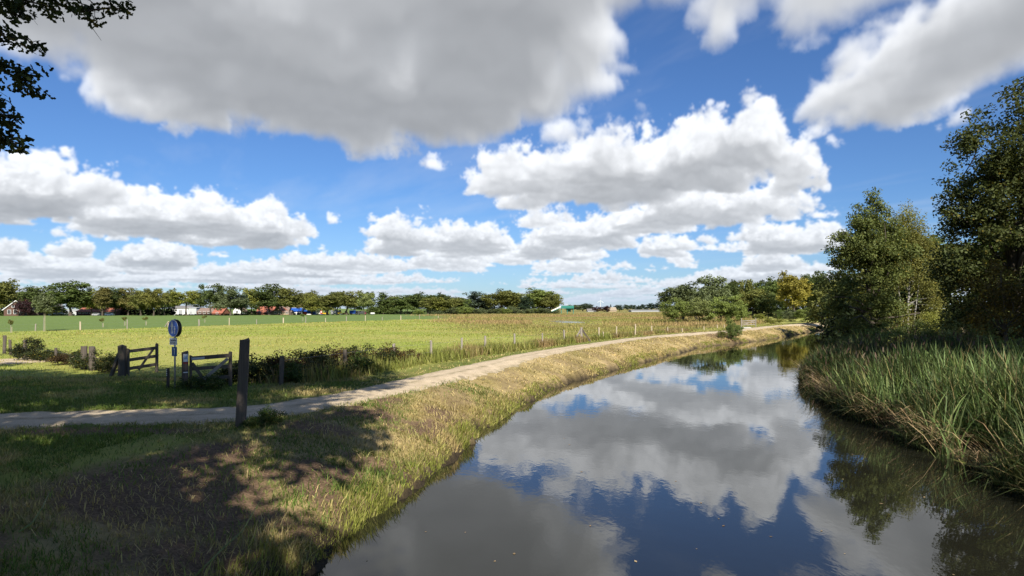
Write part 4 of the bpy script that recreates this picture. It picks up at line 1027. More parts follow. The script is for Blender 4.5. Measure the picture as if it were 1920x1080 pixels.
# ---- the oak branches hanging into the top left corner: limbs of the bridge oak, leaf by leaf
def hanging_branches():
    host = next(o for o in col.objects if o.name == 'roadside_oak')
    rng = np.random.default_rng(9); hx, hy, hz = host.location
    def P(px, py, Y): return np.array([at(px, Y)-hx, Y-hy, EYE+(HY-py)/F_PX*Y-hz])
    mb = MB(); C = []
    def limb(pts, r):
        pts = [np.array(p) for p in pts]; mb.tube(pts, np.linspace(r, r*.22, len(pts)), 5, False); return pts
    runs = [  # picture-point runs with distance, branch radius, leaf density
     ([(-260,-330,7.4),(-60,-120,8.0),(60,-40,8.3),(110,8,8.5),(150,22,8.6),(205,15,8.7),(240,18,8.7)], .035, 9),
     ([(-60,-120,8.0),(0,-40,7.8),(40,0,7.8),(85,10,7.9),(120,28,8.0)], .022, 8),
     ([(150,0,8.6),(163,30,8.6),(175,55,8.6),(190,76,8.6)], .008, 0),
     ([(-260,-250,7.),(-110,-60,7.2),(-40,20,7.3),(10,70,7.3),(50,72,7.4),(60,85,7.4)], .03, 6),
     ([(-110,-60,7.2),(-70,60,7.1),(-20,120,7.1),(20,140,7.2),(45,150,7.2),(62,156,7.2)], .022, 9),
     ([(-70,60,7.1),(-60,160,7.),(-20,190,7.),(10,215,7.),(28,222,7.)], .018, 8),
     ([(-60,160,7.),(-50,240,7.),(-15,258,7.),(12,262,7.),(34,268,7.)], .014, 7),
     ([(-40,20,7.3),(-5,10,7.3),(20,15,7.3),(38,22,7.3)], .014, 8),
    ]
    for pts, r, dens in runs:
        L = limb([P(*p) for p in pts], r)
        for a, b in zip(L[1:-1], L[2:]):
            for k in range(dens):
                t = rng.random(); c = a*(1-t)+b*t+rng.normal(0, .07, 3)*np.array([1, 1.4, .8]); C.append(c)
                if k % 3 == 0: mb.tube([a*(1-t)+b*t, c], [.004, .002], 4, False)
    link('low_branch', mb.mesh('low_branch', bark), host)
    C = np.array(C)
    link('low_leaves', crown_mesh('low_leaves', C, .115, 9, .082, rng, leaf, .04, hexa=True), host, (.036, .05, .018))
hanging_branches()

# ================================================================== brambles, gates, posts and the sign beside the path
def bramble_variant(seed):
    rng = np.random.default_rng(seed)
    ls = [(0, 0, .38, .75, .5, .38), (-.5, 0, .5, .4, .4, .3), (.5, 0, .42, .45, .4, .3), (0, .1, .7, .4, .3, .22)]
    C = lobes(rng, ls, 85, .5); C[:, 2] = np.maximum(C[:, 2], .05)
    mb = MB()
    for _ in range(14):
        e = C[rng.integers(len(C))]+rng.normal(0, .12, 3)+np.array([0, 0, .12]); b = np.array([rng.normal(0, .3), rng.normal(0, .2), 0])
        mb.tube([b, (b+e)/2+np.array([0, 0, .15]), e], [.009, .006, .003], 4, False)
    return mb.mesh('stems', bark), crown_mesh('leaves', C, .17, 34, .062, rng, leaf, .12)
BR = [bramble_variant(s) for s in (61, 62, 63)]
def bramble(X, Y, sx, sz, tone, label, name='bramble_bush', group='brambles along the path fence', i=[0]):
    i[0] += 1; s, l = BR[i[0] % 3]
    t = empty(name, (X, Y, gz(X, Y)-.03), i[0]*1.3, label, 'bush', group, (sx, sx, sz))
    link('stems', s, t); link('leaves', l, t, tone); return t
DK, BRN, GRN = (.040, .052, .018), (.07, .045, .022), (.05, .085, .02)
for k, (px, Y, sx, sz, tone) in enumerate([(490,25.6,1.0,.95,DK),(525,26.4,1.0,1.0,BRN),(560,27.2,1.0,1.05,DK),(598,28.2,1.05,1.1,DK),(632,29.2,1.0,1.1,BRN),(662,30.,1.0,1.05,DK),(695,31.2,1.05,1.05,DK),(725,32.4,1.0,1.0,BRN),(545,25.2,.9,.75,GRN),(610,26.8,.95,.8,DK),(675,28.9,.95,.8,GRN),(455,25.,.95,.8,DK),(418,24.9,.9,.6,GRN)]):
    bramble(at(px, Y), Y, sx*1.35, sz*1.2, tone, 'dark bramble bush in the shaded hedge right of the gates')
for px, Y, lab in [(745, 33.2, 'dark brown green weed clump near the sunny end of the bramble hedge'), (770, 34.2, 'brown green weed clump ending the bramble hedge on the sunny side'), (400, 22.9, 'low nettle bush in front of the right gate'), (368, 22.8, 'low bramble sprawling at the foot of the white plated gate post')]:
    bramble(at(px, Y), Y, .85, .62 if px < 500 else .8, GRN if px < 500 else BRN, lab, 'weed_bush', None)
bramble(at(58, 36), 36, 1.15, 1.35, (.022, .03, .014), 'rounded dark bush among the old posts at the left', 'dark_bush', None)
bramble(at(36, 37.5), 37.5, .9, .8, (.03, .04, .016), 'smaller dark bush left of the rounded dark bush', 'dark_bush', None)
for px, Y, sz in [(130, 33., .75), (150, 31.5, .95), (182, 30.3, 1.05), (205, 29.4, .9), (100, 35., .7), (80, 35.6, .8)]:
    bramble(at(px, Y), Y, 1.15, sz, DK if px != 130 else BRN, 'low shaded bramble between the old posts left of the gates', 'weed_bush', 'brambles left of the gates')
bramble(at(505, 16.1), 16.1, .55, .52, GRN, 'knee high nettle clump beside the lone tall post', 'nettle_clump', None)
bramble(at(478, 15.7), 15.7, .38, .30, GRN, 'small weed tuft touching the foot of the lone tall post', 'weed_tuft', None)

def post_mesh(w, d, h, cap=0., lean=(0, 0), seed=0, rnd=False):
    """a sawn post with chamfered edges, a worn top and a slight lean"""
    rng = np.random.default_rng(seed); mb = MB(); c = min(w, d)*.16; n = 12 if rnd else 8
    if rnd: ring = [(math.cos(2*math.pi*k/n)*w/2, math.sin(2*math.pi*k/n)*d/2) for k in range(n)]
    else: ring = [(-w/2+c, -d/2), (w/2-c, -d/2), (w/2, -d/2+c), (w/2, d/2-c), (w/2-c, d/2), (-w/2+c, d/2), (-w/2, d/2-c), (-w/2, -d/2+c)]
    zs = [-.25, 0, h*.33, h*.66, h]
    V = []
    for z in zs:
        s = 1+rng.normal(0, .015)
        for x, y in ring: V.append((x*s+lean[0]*max(z, 0)/h+rng.normal(0, .003), y*s+lean[1]*max(z, 0)/h+rng.normal(0, .003), z+(rng.normal(0, .018) if z == h else 0)))
    V.append((lean[0], lean[1], h+cap))
    f = [(k+i*n, (k+1) % n+i*n, (k+1) % n+(i+1)*n, k+(i+1)*n) for i in range(len(zs)-1) for k in range(n)]
    f += [(4*n+k, 4*n+(k+1) % n, 5*n) for k in range(n)]
    mb.add(V, f); return mb
# the lone post
X, Y = at(451, 15.8), 15.8
t = post_mesh(.215, .20, 2.06, .012, (.10, 0), 4).build('wooden_post', wood_dark, loc=(X, Y, gz(X, Y)))
t.rotation_euler.z = .25; tag(t, 'lone tall dark wooden post standing at the near edge of the path', 'post')

# left gate: standing open
def gate_rails(root, a, b, h0, rails, m, w=.045, hh=.11):
    (ax, ay), (bx, by) = a, b
    for z in rails: MB().bar((ax, ay, z), (bx, by, z), w, hh).build('rail', m, root)
PX, PY = at(229, 27.6), 27.6; gzz = gz(PX, PY)
t = empty('gate_post', (PX, PY, gzz), 0, 'thick dark post with a slanting strut carrying the open left gate', 'post')
post_mesh(.27, .27, 1.26, .05, (0, 0), 5).build('post', wood_dark, t)
MB().bar((-.42, -.12, -.1), (-.10, -.03, .95), .10, .16).build('strut', wood_dark, t)
t = empty('wooden_gate', (PX, PY, gzz), 0, 'dark three railed field gate standing open at the left', 'gate')
e = (at(294, 29.3)-PX, 29.3-PY)
s0 = (.20, .08)
post_mesh(.10, .10, 1.12, 0, (0, 0), 6).build('hinge_stile', wood_dark, t, loc=(s0[0], s0[1], .02))
post_mesh(.11, .11, 1.22, .05, (0, 0), 7).build('end_stile', wood_dark, t, loc=(e[0], e[1], .02))
u = np.array([e[0]-s0[0], e[1]-s0[1]]); L = np.linalg.norm(u); u /= L
for z in (.30, .66, 1.02): MB().bar((s0[0]+u[0]*.06, s0[1]+u[1]*.06, z), (e[0]-u[0]*.06, e[1]-u[1]*.06, z+.05), .045, .13).build('rail', wood_dark, t)
MB().bar((s0[0]+u[0]*.55+.045, s0[1]+u[1]*.55-.03, .22), (e[0]-u[0]*.2+.045, e[1]-u[1]*.2-.03, 1.08), .035, .10).build('diagonal_brace', wood_dark, t)
# right gate with the plated post
GX, GY = at(347, 23.3), 23.3; g0 = gz(GX, GY)
t = empty('gate_post', (GX, GY, g0), 0, 'square gate post with a white plate over a dark red band', 'post')
pp = post_mesh(.20, .20, 1.26, .03, (0, 0), 8).build('post', wood_dark, t); pp.rotation_euler.z = math.radians(35)
n = Vector((math.sin(math.radians(35)), -math.cos(math.radians(35)), 0)); tx = Vector((n.y*-1, n.x, 0))
def face_plate(name, z0, z1, half, m, parent, off=.108):
    c = n*off; a = c-tx*half; b = c+tx*half; o2 = n*.006
    mb = MB(); p = [a, b, b+o2, a+o2]
    return mb.add([(*q.xy, z0) for q in p]+[(*q.xy, z1) for q in p], [(0, 1, 2, 3), (4, 5, 6, 7), (0, 1, 5, 4), (1, 2, 6, 5), (2, 3, 7, 6), (3, 0, 4, 7)]).build(name, m, parent)
pl = face_plate('white_plate', .93, 1.20, .075, white_paint, t)
face_plate('blue_panel', 1.02, 1.14, .05, plain('pale_blue_print', (.30, .42, .55), .5, .3, .3, 30.), pl, .1155)
face_plate('red_band', .86, .925, .078, plain('dark_red_band', (.20, .04, .035), .6, .3, .2), t)
face_plate('white_strip', .545, .575, .075, white_paint, t)
t = empty('wooden_gate', (GX, GY, g0), 0, 'dark field gate with V shaped bracing beside the plated post', 'gate')
ex, ey = at(432, 23.9)-GX, .6
d = np.array([ex, ey]); L = np.linalg.norm(d); d /= L
gp = lambda s, z, o=0.: (d[0]*s+d[1]*o, d[1]*s-d[0]*o, z)
MB().bar(gp(.15, 1.03), gp(L-.05, 1.10), .05, .14).build('rail', wood_dark, t)
MB().bar(gp(.15, .66), gp(L-.05, .72), .045, .12).build('rail', wood_dark, t)
MB().bar(gp(.15, .30), gp(L-.05, .34), .045, .12).build('rail', wood_dark, t)
post_mesh(.10, .10, 1.18, .04, (0, 0), 9).build('end_stile', wood_dark, t, loc=gp(L, .03))
post_mesh(.08, .08, 1.10, 0, (0, 0), 10).build('hinge_stile', wood_dark, t, loc=gp(.18, .03, .0))
MB().bar(gp(.22, .88, .048), gp(.58, .30, .048), .04, .11).build('diagonal_brace', wood_dark, t)
MB().bar(gp(L-.08, 1.0, .048), gp(.60, .30, .048), .04, .11).build('diagonal_brace', wood_grey, t)
lp = MB().bar(gp(.20, 1.02, .031), gp(.62, 1.045, .031), .008, .075).build('name_plate', render_grey, t)
# black marker
X, Y = at(315, 23.2), 23.2
t = empty('marker_post', (X, Y, gz(X, Y)), 0, 'short black marker post with a column of white studs', 'post')
post_mesh(.085, .085, .70, .01, (0, 0), 12).build('post', black_plastic, t)
for i in range(4): MB().box(-.036, -.012, -.052, -.043, .44+i*.065, .475+i*.065).build('white_stud', white_paint, t)
# footpath sign
X, Y = at(328, 23.0), 23.0
t = empty('footpath_sign', (X, Y, gz(X, Y)), 0, 'round blue pedestrian sign on a steel pole with two small plates below', 'sign')
MB().tube([(0, 0, -.3), (0, 0, 2.42)], .030, 12).build('pole', galv, t, True)
def disc(name, c, nrm, r, th, m, parent, n=40):
    nrm = Vector(nrm).normalized(); a = Vector((0, 0, 1)); b = nrm.cross(a)
    V = [Vector(c)+b*(math.cos(2*math.pi*k/n)*r)+a*(math.sin(2*math.pi*k/n)*r)+nrm*s for s in (0, th) for k in range(n)]
    return MB().add(V, [tuple(range(n)), tuple(range(2*n-1, n-1, -1))]+[(k, (k+1) % n, (k+1) % n+n, k+n) for k in range(n)]).build(name, m, parent)
nn = Vector((-.52, -.855, 0)).normalized(); zc = 2.10
def shapes_on(c, nrm, polys, m, name, parent):
    nrm = Vector(nrm).normalized(); b = nrm.cross(Vector((0, 0, 1)))*-1; mb = MB()
    for poly in polys:
        k = len(poly); V = [Vector(c)+b*x+Vector((0, 0, z))+nrm*s for s in (0, .003) for x, z in poly]
        mb.add(V, [tuple(range(k)), tuple(range(2*k-1, k-1, -1))]+[(i, (i+1) % k, (i+1) % k+k, i+k) for i in range(k)])
    return mb.build(name, m, parent)
def circle(cx, cz, r, n=14): return [(cx+math.cos(2*math.pi*k/n)*r, cz+math.sin(2*math.pi*k/n)*r) for k in range(n)]
def walker(x, z, s):
    """a plain walking figure: head, trunk, two arms, two legs"""
    q = lambda pts: [(x+a*s, z+b*s) for a, b in pts]
    return [circle(x, z+.44*s, .065*s), q([(-.09, .36), (.09, .36), (.075, .02), (-.075, .02)]), q([(-.09, .35), (-.16, .10), (-.12, .09), (-.06, .30)]), q([(.09, .35), (.06, .30), (.13, .08), (.17, .10)]),
            q([(-.07, .02), (.0, .02), (-.05, -.40), (-.12, -.40)]), q([(.0, .02), (.075, .02), (.13, -.40), (.06, -.40)])]
for sgn, nm in ((1, 'sign_disc'), (-1, 'sign_disc')):
    nv = nn*sgn; c = Vector((0, 0, zc))+nv*.055
    dd = disc(nm, c, nv, .30, .012, dark_grey, t)  # dark body colour stands in for the shade on the rear disc
    disc('white_rim', c+nv*.0122, nv, .298, .0012, white_paint, dd)
    disc('blue_face', c+nv*.0135, nv, .276, .003, blue_paint, dd)
    shapes_on(c+nv*.0185, nv, walker(-.055, .01, .46)+walker(.10, -.075, .29), white_paint, 'walking_figures', dd)
    MB().box(-.035, .035, -.02, .02, -.05, .05, Matrix.Translation(c-nv*.02)).build('clamp', galv, dd)
b = nn.cross(Vector((0, 0, 1)))*-1
pf = Vector((-.32, -.95, 0)).normalized(); pb = pf.cross(Vector((0, 0, 1)))*-1
def plate(name, z0, z1, half, m, off=.036, shift=0.):
    c = pf*off; V = [c+pb*(s*half+shift)+Vector((0, 0, z))+pf*o for o in (0, .005) for s, z in ((-1, z0), (1, z0), (1, z1), (-1, z1))]
    return MB().add(V, [(0, 1, 2, 3), (4, 5, 6, 7), (0, 1, 5, 4), (1, 2, 6, 5), (2, 3, 7, 6), (3, 0, 4, 7)]).build(name, m, t)
wp = plate('white_plate', 1.53, 1.77, .165, white_paint, .036, -.03)
ink = plain('sign_ink', (.10, .10, .14), .6, .2, .1)
rng = np.random.default_rng(2)
for zl, words in ((1.69, (5, 7)), (1.60, (4, 6))):
    x = -.13; polys = []
    for wd in words:
        for _ in range(wd):
            hgt = rng.choice([.030, .030, .044]); polys += [[(x, zl-.02), (x+.011, zl-.02), (x+.011, zl-.02+hgt), (x, zl-.02+hgt)]]
            if rng.random() < .6: polys += [[(x+.011, zl-.005), (x+.017, zl-.005), (x+.017, zl+.003), (x+.011, zl+.003)]]
            x += .0195
        x += .018
    shapes_on(pf*.0425+pb*-.03, pf, polys, ink, 'lettering', wp)
bp = plate('blue_plate', 1.14, 1.46, .115, plain('route_plate_blue', (.015, .10, .26), .5, .4, .15), .036, .015)
shapes_on(pf*.0425+pb*.015, pf, [circle(0, 1.385, .032), [(-.012, 1.20), (.012, 1.20), (.012, 1.34), (-.012, 1.34)]], white_paint, 'emblem', bp)

# fences of posts and wire
def fence(name, pts, label, heights, widths, mats, wires=(.35, .75), braces=()):
    x0, y0 = pts[0]; z0 = gz(x0, y0)
    t = empty(name, (x0, y0, z0), 0, label, 'fence')
    tops = []; cache = {}
    for i, (x, y) in enumerate(pts):
        h, w = heights[i], widths[i]; z = gz(x, y)-z0; key = (i % 4, round(w, 3), mats[i].name)
        if key not in cache: cache[key] = post_mesh(w, w*.85, 1.0, .012, (random.Random(i).uniform(-.05, .05), 0), i, True).mesh('post', mats[i])
        o = link('post', cache[key], t, None, (x-x0, y-y0, z)); o.scale = (1, 1, h); o.rotation_euler.z = i*.7
        tops.append((x-x0, y-y0, z, h))
    for i in braces:
        x, y, z, h = tops[i]
        MB().bar((x+.75, y-.25, z-.05), (x+.04, y, z+h*.88), .09, .14).build('brace', wood_dark, t)  # right brace in darker wood, its shaded look put into the colour
        MB().bar((x-.62, y+.2, z-.05), (x-.04, y, z+h*.85), .09, .14).build('brace', wood_grey, t)
    for wz in wires:
        mb = MB()
        mb.tube([(x, y-.05, z+min(h*.92, wz*(1 if h > .7 else .6))) for x, y, z, h in tops], .0035, 4, False); mb.build('wire', galv, t)
    return t
tp = [(527,668,24.3),(648,656,28.5),(738,645,32.7),(808,639,35.8),(865,634,38.6),(910,630,41.6),(965,626,45.),(1017,625,48.),(1058,619,52.),(1090,614,56.4),(1123,614,59.4),(1131,622,60.),(1156,612,62.8),(1191,608,67),(1222,611,71.),(1252,613,74.5),(1279,616,78.),(1320,612,86.),(1345,609,92),(1358,609,95)]
pts = [(at(px, Y), Y) for px, top, Y in tp]; hs = [max(.45, EYE+(HY-top)/F_PX*Y-gz(at(px, Y), Y)) for px, top, Y in tp]
fence('path_fence', pts, 'weathered post and wire fence following the path beside the meadow', hs, [.17, .16, .17, .15, .13, .14, .14, .12, .15, .22, .12, .11, .12, .12, .12, .12, .12, .12, .11, .11], [wood_dark]*2+[wood_grey]*8+[wood_pale]*10, (.45, .9), (9,))
fx = [(-66, 72), (-61, 76), (-57.5, 80.5), (-55, 85), (-52.5, 91), (-50, 97), (-48.3, 103), (-46.2, 109), (-44.4, 116), (-42.5, 124), (-40.2, 130), (-38, 136), (-35.5, 143), (-33, 150), (-30.5, 157), (-27.5, 165), (-24., 173), (-20, 181)]
fence('field_fence', fx, 'far post and wire fence dividing meadow and green field', [1.05+.2*math.sin(i*2.1) for i in range(len(fx))], [.15 if i % 3 else .22 for i in range(len(fx))], [wood_pale if i % 2 else wood_grey for i in range(len(fx))], (.4, .85), (1, 5))
ox = [(at(8, 40.5), 40.5), (at(20, 39), 39), (at(46, 37), 37), (at(105, 34.6), 34.6), (at(157, 30.6), 30.6), (at(173, 30.1), 30.1)]
fence('old_fence', ox, 'old dark posts of a sagging fence left of the open gate', [1.1, .9, 1.0, .72, 1.05, 1.08], [.2, .15, .2, .16, .30, .28], [wood_dark]*6, (.55,), ())

# young trees on stakes along the field
def sapling(px, top, wpx, Y, label, tone, stake=True):
    X = at(px, Y); z = gz(X, Y); h = EYE+(HY-top)/F_PX*Y-z; w = wpx/F_PX*Y; rng = np.random.default_rng(int(px))
    t = empty('sapling', (X, Y, z), 0, label, 'young tree', 'young trees planted along the far fence')
    MB().tube([(0, 0, -.1), (.02, 0, h*.5), (0, 0, h*.95)], [.035, .028, .012], 6).build('trunk', wood_grey, t)
    lo = .35 if wpx > 20 else .62
    C = lobes(rng, [(0, 0, h*(lo+1)/2, w/2, w/2, h*(1-lo)/2)], 70 if wpx > 20 else 16, .6)
    link('crown', crown_mesh('crown', C, w*.2, 40, .24 if wpx > 20 else .16, rng, leaf_soft), t, GREENS[tone])
    if stake: MB().tube([(.18, -.05, -.1), (.18, -.05, h*.45)], .024, 6).build('stake', wood_pale, t)
for a in [(82,546,34,80,'grey green young tree with round crown on a pale stem',  'grey'), (20,599,9,76,'bare looking sapling on a pale stake at the far left', 'olive'), (192,596,10,98,'thin sapling on a stake, first one right of the round young tree', 'olive'), (233,594,9,108,'thin sapling on a stake just left of the strutted far post', 'olive'), (273,594,9,112,'thin sapling on a stake just right of the strutted far post', 'olive'), (383,592,8,132,'thin sapling on a stake above the right gate', 'olive'), (567,588,8,150,'thin sapling on a stake in line with the blue hall', 'mid')]:
    sapling(*a)

# the rail gate and slab on the bank beyond the bend
X, Y = at(1390, 100), 100.
t = empty('rail_gate', (X, Y, gz(X, Y)), 0, 'pale grey rail gate on the bank beyond the river bend', 'gate')
for z in (.28, .58, .88): MB().bar((0, 0, z), (2.05, -.1, z+.12), .05, .13).build('rail', wood_grey, t)
for x in (0, 2.1): post_mesh(.13, .13, 1.25, .02, (0, 0), 3).build('gate_upright', wood_grey, t, loc=(x, -.03-.05*x, .06))
MB().bar((.1, -.08, .25), (1.95, -.16, .95), .04, .10).build('diagonal_brace', wood_grey, t)
X, Y = at(1398, 93), 93.
o = MB().box(-.65, .65, -.4, .4, -.1, .18).build('concrete_slab', stone, loc=(X, Y, gz(X, Y))); tag(o, 'low pale concrete slab beside the path below the rail gate', 'slab')

# a few long stems fallen on the near bank
def stems():
    for i, (pts, lab) in enumerate([([(365,1085,.0),(420,1030,.1),(455,1000,.2),(478,962,.32),(492,935,.36)], 'long arching green stem on the near bank, bending up beside the dark soil'), ([(488,1085,.0),(505,1050,.08),(520,1022,.14)], 'short green stem at the bottom, right of the long arching one'), ([(35,1000,.02),(60,985,.1),(80,955,.18),(92,925,.22)], 'lone dry stem on the grass at the lower left')]):
        P = []
        for px, py, dz in pts:
            z = 0.
            for _ in range(6):
                Y = F_PX*(EYE-z-dz)/(py-HY); z = gz(at(px, Y), Y)
            P.append((at(px, Y), Y, z+dz+.01))
        o = MB().tube(P, np.linspace(.012, .004, len(P)), 5).build('grass_stem', MATS['stem_green'], loc=(0, 0, 0)); tag(o, lab, 'plant stem')
plain('stem_green', (.15, .19, .05), .6, .3, .2)
stems()

# ================================================================== the village edge
def base_z(X, Y): return gz(X, Y)
def zpx(py, Y): return EYE+(HY-py)/F_PX*Y
def house(name, px0, px1, eave, ridge, Y, depth, wall, roof, label, cat='house', gable=False, windows=(), chimney=None, hip=0., rz=0., door=None, overhang=.35, group=None):
    """a pitched building; windows are (u, v, w, h) on the side towards the river, u along the front 0..1, v metres above the ground"""
    X0, X1 = at(px0, Y), at(px1, Y); W = X1-X0; Xc = (X0+X1)/2; z0 = base_z(Xc, Y)
    he, hr = zpx(eave, Y)-z0, zpx(ridge, Y)-z0
    t = empty(name, (Xc, Y, z0), rz, label, cat, group)
    mb = MB().box(-W/2, W/2, 0, depth, -.5, he)
    if gable: mb.prism([(-W/2+.02, he-.01), (W/2-.02, he-.01), (0, hr-.15)], .01, depth-.01)
    else:
        for x in (-W/2+.01, W/2-.21):
            mb.add([(x+a, y, z) for a in (0, .2) for y, z in ((.02, he-.01), (depth-.02, he-.01), (depth/2, hr-.15))], [(0, 1, 2), (5, 4, 3), (0, 1, 4, 3), (1, 2, 5, 4), (2, 0, 3, 5)])
    mb.build('wall', wall, t)
    rf = MB(); th = .16; o = overhang
    if gable:
        sl = (hr-he)/(W/2)
        for s in (-1, 1):
            rf.add([(0, -o, hr), (0, depth+o, hr), (s*(W/2+o), depth+o, he-o*sl), (s*(W/2+o), -o, he-o*sl), (0, -o, hr+th), (0, depth+o, hr+th), (s*(W/2+o), depth+o, he-o*sl+th), (s*(W/2+o), -o, he-o*sl+th)], [(0, 1, 2, 3), (4, 5, 6, 7), (0, 3, 7, 4), (1, 2, 6, 5), (2, 3, 7, 6)])
    else:
        sl = (hr-he)/(depth/2)
        for y1, ysgn in ((0, -1), (depth, 1)):
            y2 = y1+ysgn*o; zz = he-o*sl
            rf.add([(-W/2-o, depth/2, hr), (W/2+o, depth/2, hr), (W/2+o, y2, zz), (-W/2-o, y2, zz), (-W/2-o, depth/2, hr+th), (W/2+o, depth/2, hr+th), (W/2+o, y2, zz+th), (-W/2-o, y2, zz+th)], [(0, 1, 2, 3), (4, 5, 6, 7), (0, 3, 7, 4), (1, 2, 6, 5), (2, 3, 7, 6)])
    ro = rf.build('roof', roof, t)
    if chimney is not None: MB().box(-.4, .4, -.4, .4, -1.2, 1.1).build('chimney', brick_red, ro, loc=(chimney*W/2, depth/2 if not gable else depth*.4, hr))
    for (u, v, w, h) in windows:
        x = -W/2+u*W
        f = MB().box(x-w/2-.12, x+w/2+.12, -.06, .05, v-.12, v+h+.12).build('window', white_paint, t)
        for k in range(2): MB().box(x-w/2+k*w/2+.03, x-w/2+(k+1)*w/2-.03, -.085, -.055, v, v+h).build('pane', glass_dark, f)
    if door:
        u, w, h, m = door; x = -W/2+u*W
        MB().box(x-w/2, x+w/2, -.07, .04, 0, h).build('door', m, t)
    return t
f = house('farmhouse', 10, 50, 581.5, 565, 396, 26, brick_dark, tile_grey, 'dark brick farmhouse with a broad gable and white framed windows', 'house', True, [(.22, 1.2, 1.7, 2.3), (.47, 1.2, 1.7, 2.3), (.72, 1.2, 1.7, 2.3), (.38, 5.0, 1.3, 1.2), (.62, 5.0, 1.3, 1.2)], .1, rz=.22, door=(.9, 1.2, 2.4, dark_grey))
rt = next(c for c in f.children if c.name.startswith('roof'))
MB().bar((-7.1, -.5, 3.3), (0, -.5, 9.05), .14, .34).build('barge_board', white_paint, rt); MB().bar((7.1, -.5, 3.3), (0, -.5, 9.05), .14, .34).build('barge_board', white_paint, rt)
house('white_house', 90, 100, 580, 570, 420, 10, render_white, tile_grey, 'narrow white gabled house glimpsed between two big trees', 'house', True, [(.5, 3., 1.1, 1.4)])
house('long_building', 143, 217, 584.5, 577.5, 412, 13, brick_dark, tile_red, 'long low building with red tiled roof behind the white car', 'building', False, [(.08+.092*i, 1.1, 1.2, 1.0) for i in range(10)], door=(.97, 1.2, 2.1, dark_grey))
house('pale_annex', 118, 143, 582.5, 580.5, 420, 10, render_grey, render_grey, 'pale flat annex left of the long red roofed building', 'building', False, [(.3, 1.2, 1.4, 1.0), (.7, 1.2, 1.4, 1.0)])
house('white_garage', 323, 353, 578, 573.5, 418, 12, render_white, tile_grey, 'white building with a dark grey garage door and low roof', 'building', False, [(.12, 1.2, 1.2, 1.1)], door=(.52, 2.4, 3.2, grey_paint))
house('grey_shed', 353.5, 368, 577.3, 576.5, 417, 12, render_grey, render_grey, 'light grey box shed joined to the white garage building', 'shed', False, [], door=(.3, 1.1, 2.1, grey_paint))
house('brown_roof_house', 369, 397, 585.5, 578, 414, 12, brick_dark, tile_brown, 'low house with brown tiled roof right of the grey shed', 'house', False, [(.2, .9, 1.3, 1.1), (.5, .9, 1.3, 1.1), (.8, .9, 1.3, 1.1)], .5)
house('red_roof_house', 398, 416, 587, 577.5, 413, 12, brick_red, tile_red, 'low house with bright red roof at the right of the brown roofed one', 'house', False, [(.5, .6, 1.3, 1.)])
house('hidden_cottage', 437, 452, 583, 573, 430, 10, render_white, tile_brown, 'small white gabled cottage peeping between the trees left of the yellow tree', 'house', True, [(.5, 1.2, 1.2, 1.3)])
house('red_house', 480, 510, 586, 575, 420, 12, brick_red, tile_red, 'red roofed house half hidden behind the tallest dark oak', 'house', False, [(.2, 1., 1.2, 1.), (.8, 1., 1.2, 1.)], -.5)
house('gabled_house', 507, 534, 587, 577, 410, 12, brick_tan, tile_red, 'tan walled house with red gable facing the field', 'house', True, [(.35, .9, 1.5, 1.2), (.65, .9, 1.5, 1.2)])
house('red_house', 512, 540, 584, 573.5, 426, 11, brick_red, tile_brown, 'brown roofed house standing behind the red gable', 'house', False, [])
house('tan_shed', 531, 545, 586, 582, 409, 6, brick_tan, tile_brown, 'low tan shed right of the gabled house', 'shed', False, [(.5, .8, 1.4, .9)])
# the blue hall, on columns
Y = 415; X0, X1 = at(545, Y), at(576, Y); z0 = gz(X0, Y)
t = empty('blue_hall', (X0, Y, z0), 0, 'flat roofed hall with bright blue fascia, pale columns and dark openings', 'building')
W = X1-X0; h = zpx(577.5, Y)-z0
MB().box(0, W, 2.5, 12, -.5, h-.6).build('wall', dark_grey, t)
MB().box(-.3, W+.3, -.4, 12.4, h-2.1, h).build('fascia', bright_blue, t)
MB().box(-.1, W+.1, -.2, 12.2, h+.003, h+.25).build('roof', render_grey, t)
for i in range(4): MB().box(i*W/3-.25, i*W/3+.25, 0, .5, -.4, h-2.103).build('column', render_white, t)
MB().box(W*.7, W*.95, 2.40, 2.49, 0, 2.6).build('door', red_paint, t)
MB().box(.3, W*.66, .2, .32, 1.05, 1.45).build('rail_panel', render_white, t)
Y = 408; X0, X1 = at(575, Y), at(592, Y); z0 = gz(X0, Y)
t = empty('shipping_container', (X0, Y, z0), 0, 'bright blue steel container right of the blue hall', 'container')
W = X1-X0; h = zpx(579, Y)-z0
MB().box(0, W, 0, 2.6, .15, h).build('body', bright_blue, t)
for i in range(14): MB().box(W*(i+.3)/14, W*(i+.7)/14, -.05, -.003, .3, h-.15).build('rib', bright_blue, t)
MB().box(-.03, W+.03, -.08, 2.63, 0, .14).build('base_rail', white_paint, t)
X = at(591.5, 404); z0 = gz(X, 404)
t = empty('lamp_post', (X, 404, z0), 0, 'pale lamp post rising beside the blue container', 'lamp post')
MB().tube([(0, 0, -.2), (0, 0, zpx(574, 404)-z0)], [.13, .08], 8).build('pole', galv, t); MB().box(-.1, 1.1, -.14, .14, 0, .14).build('lamp_head', galv, t, loc=(0, 0, zpx(574, 404)-z0))

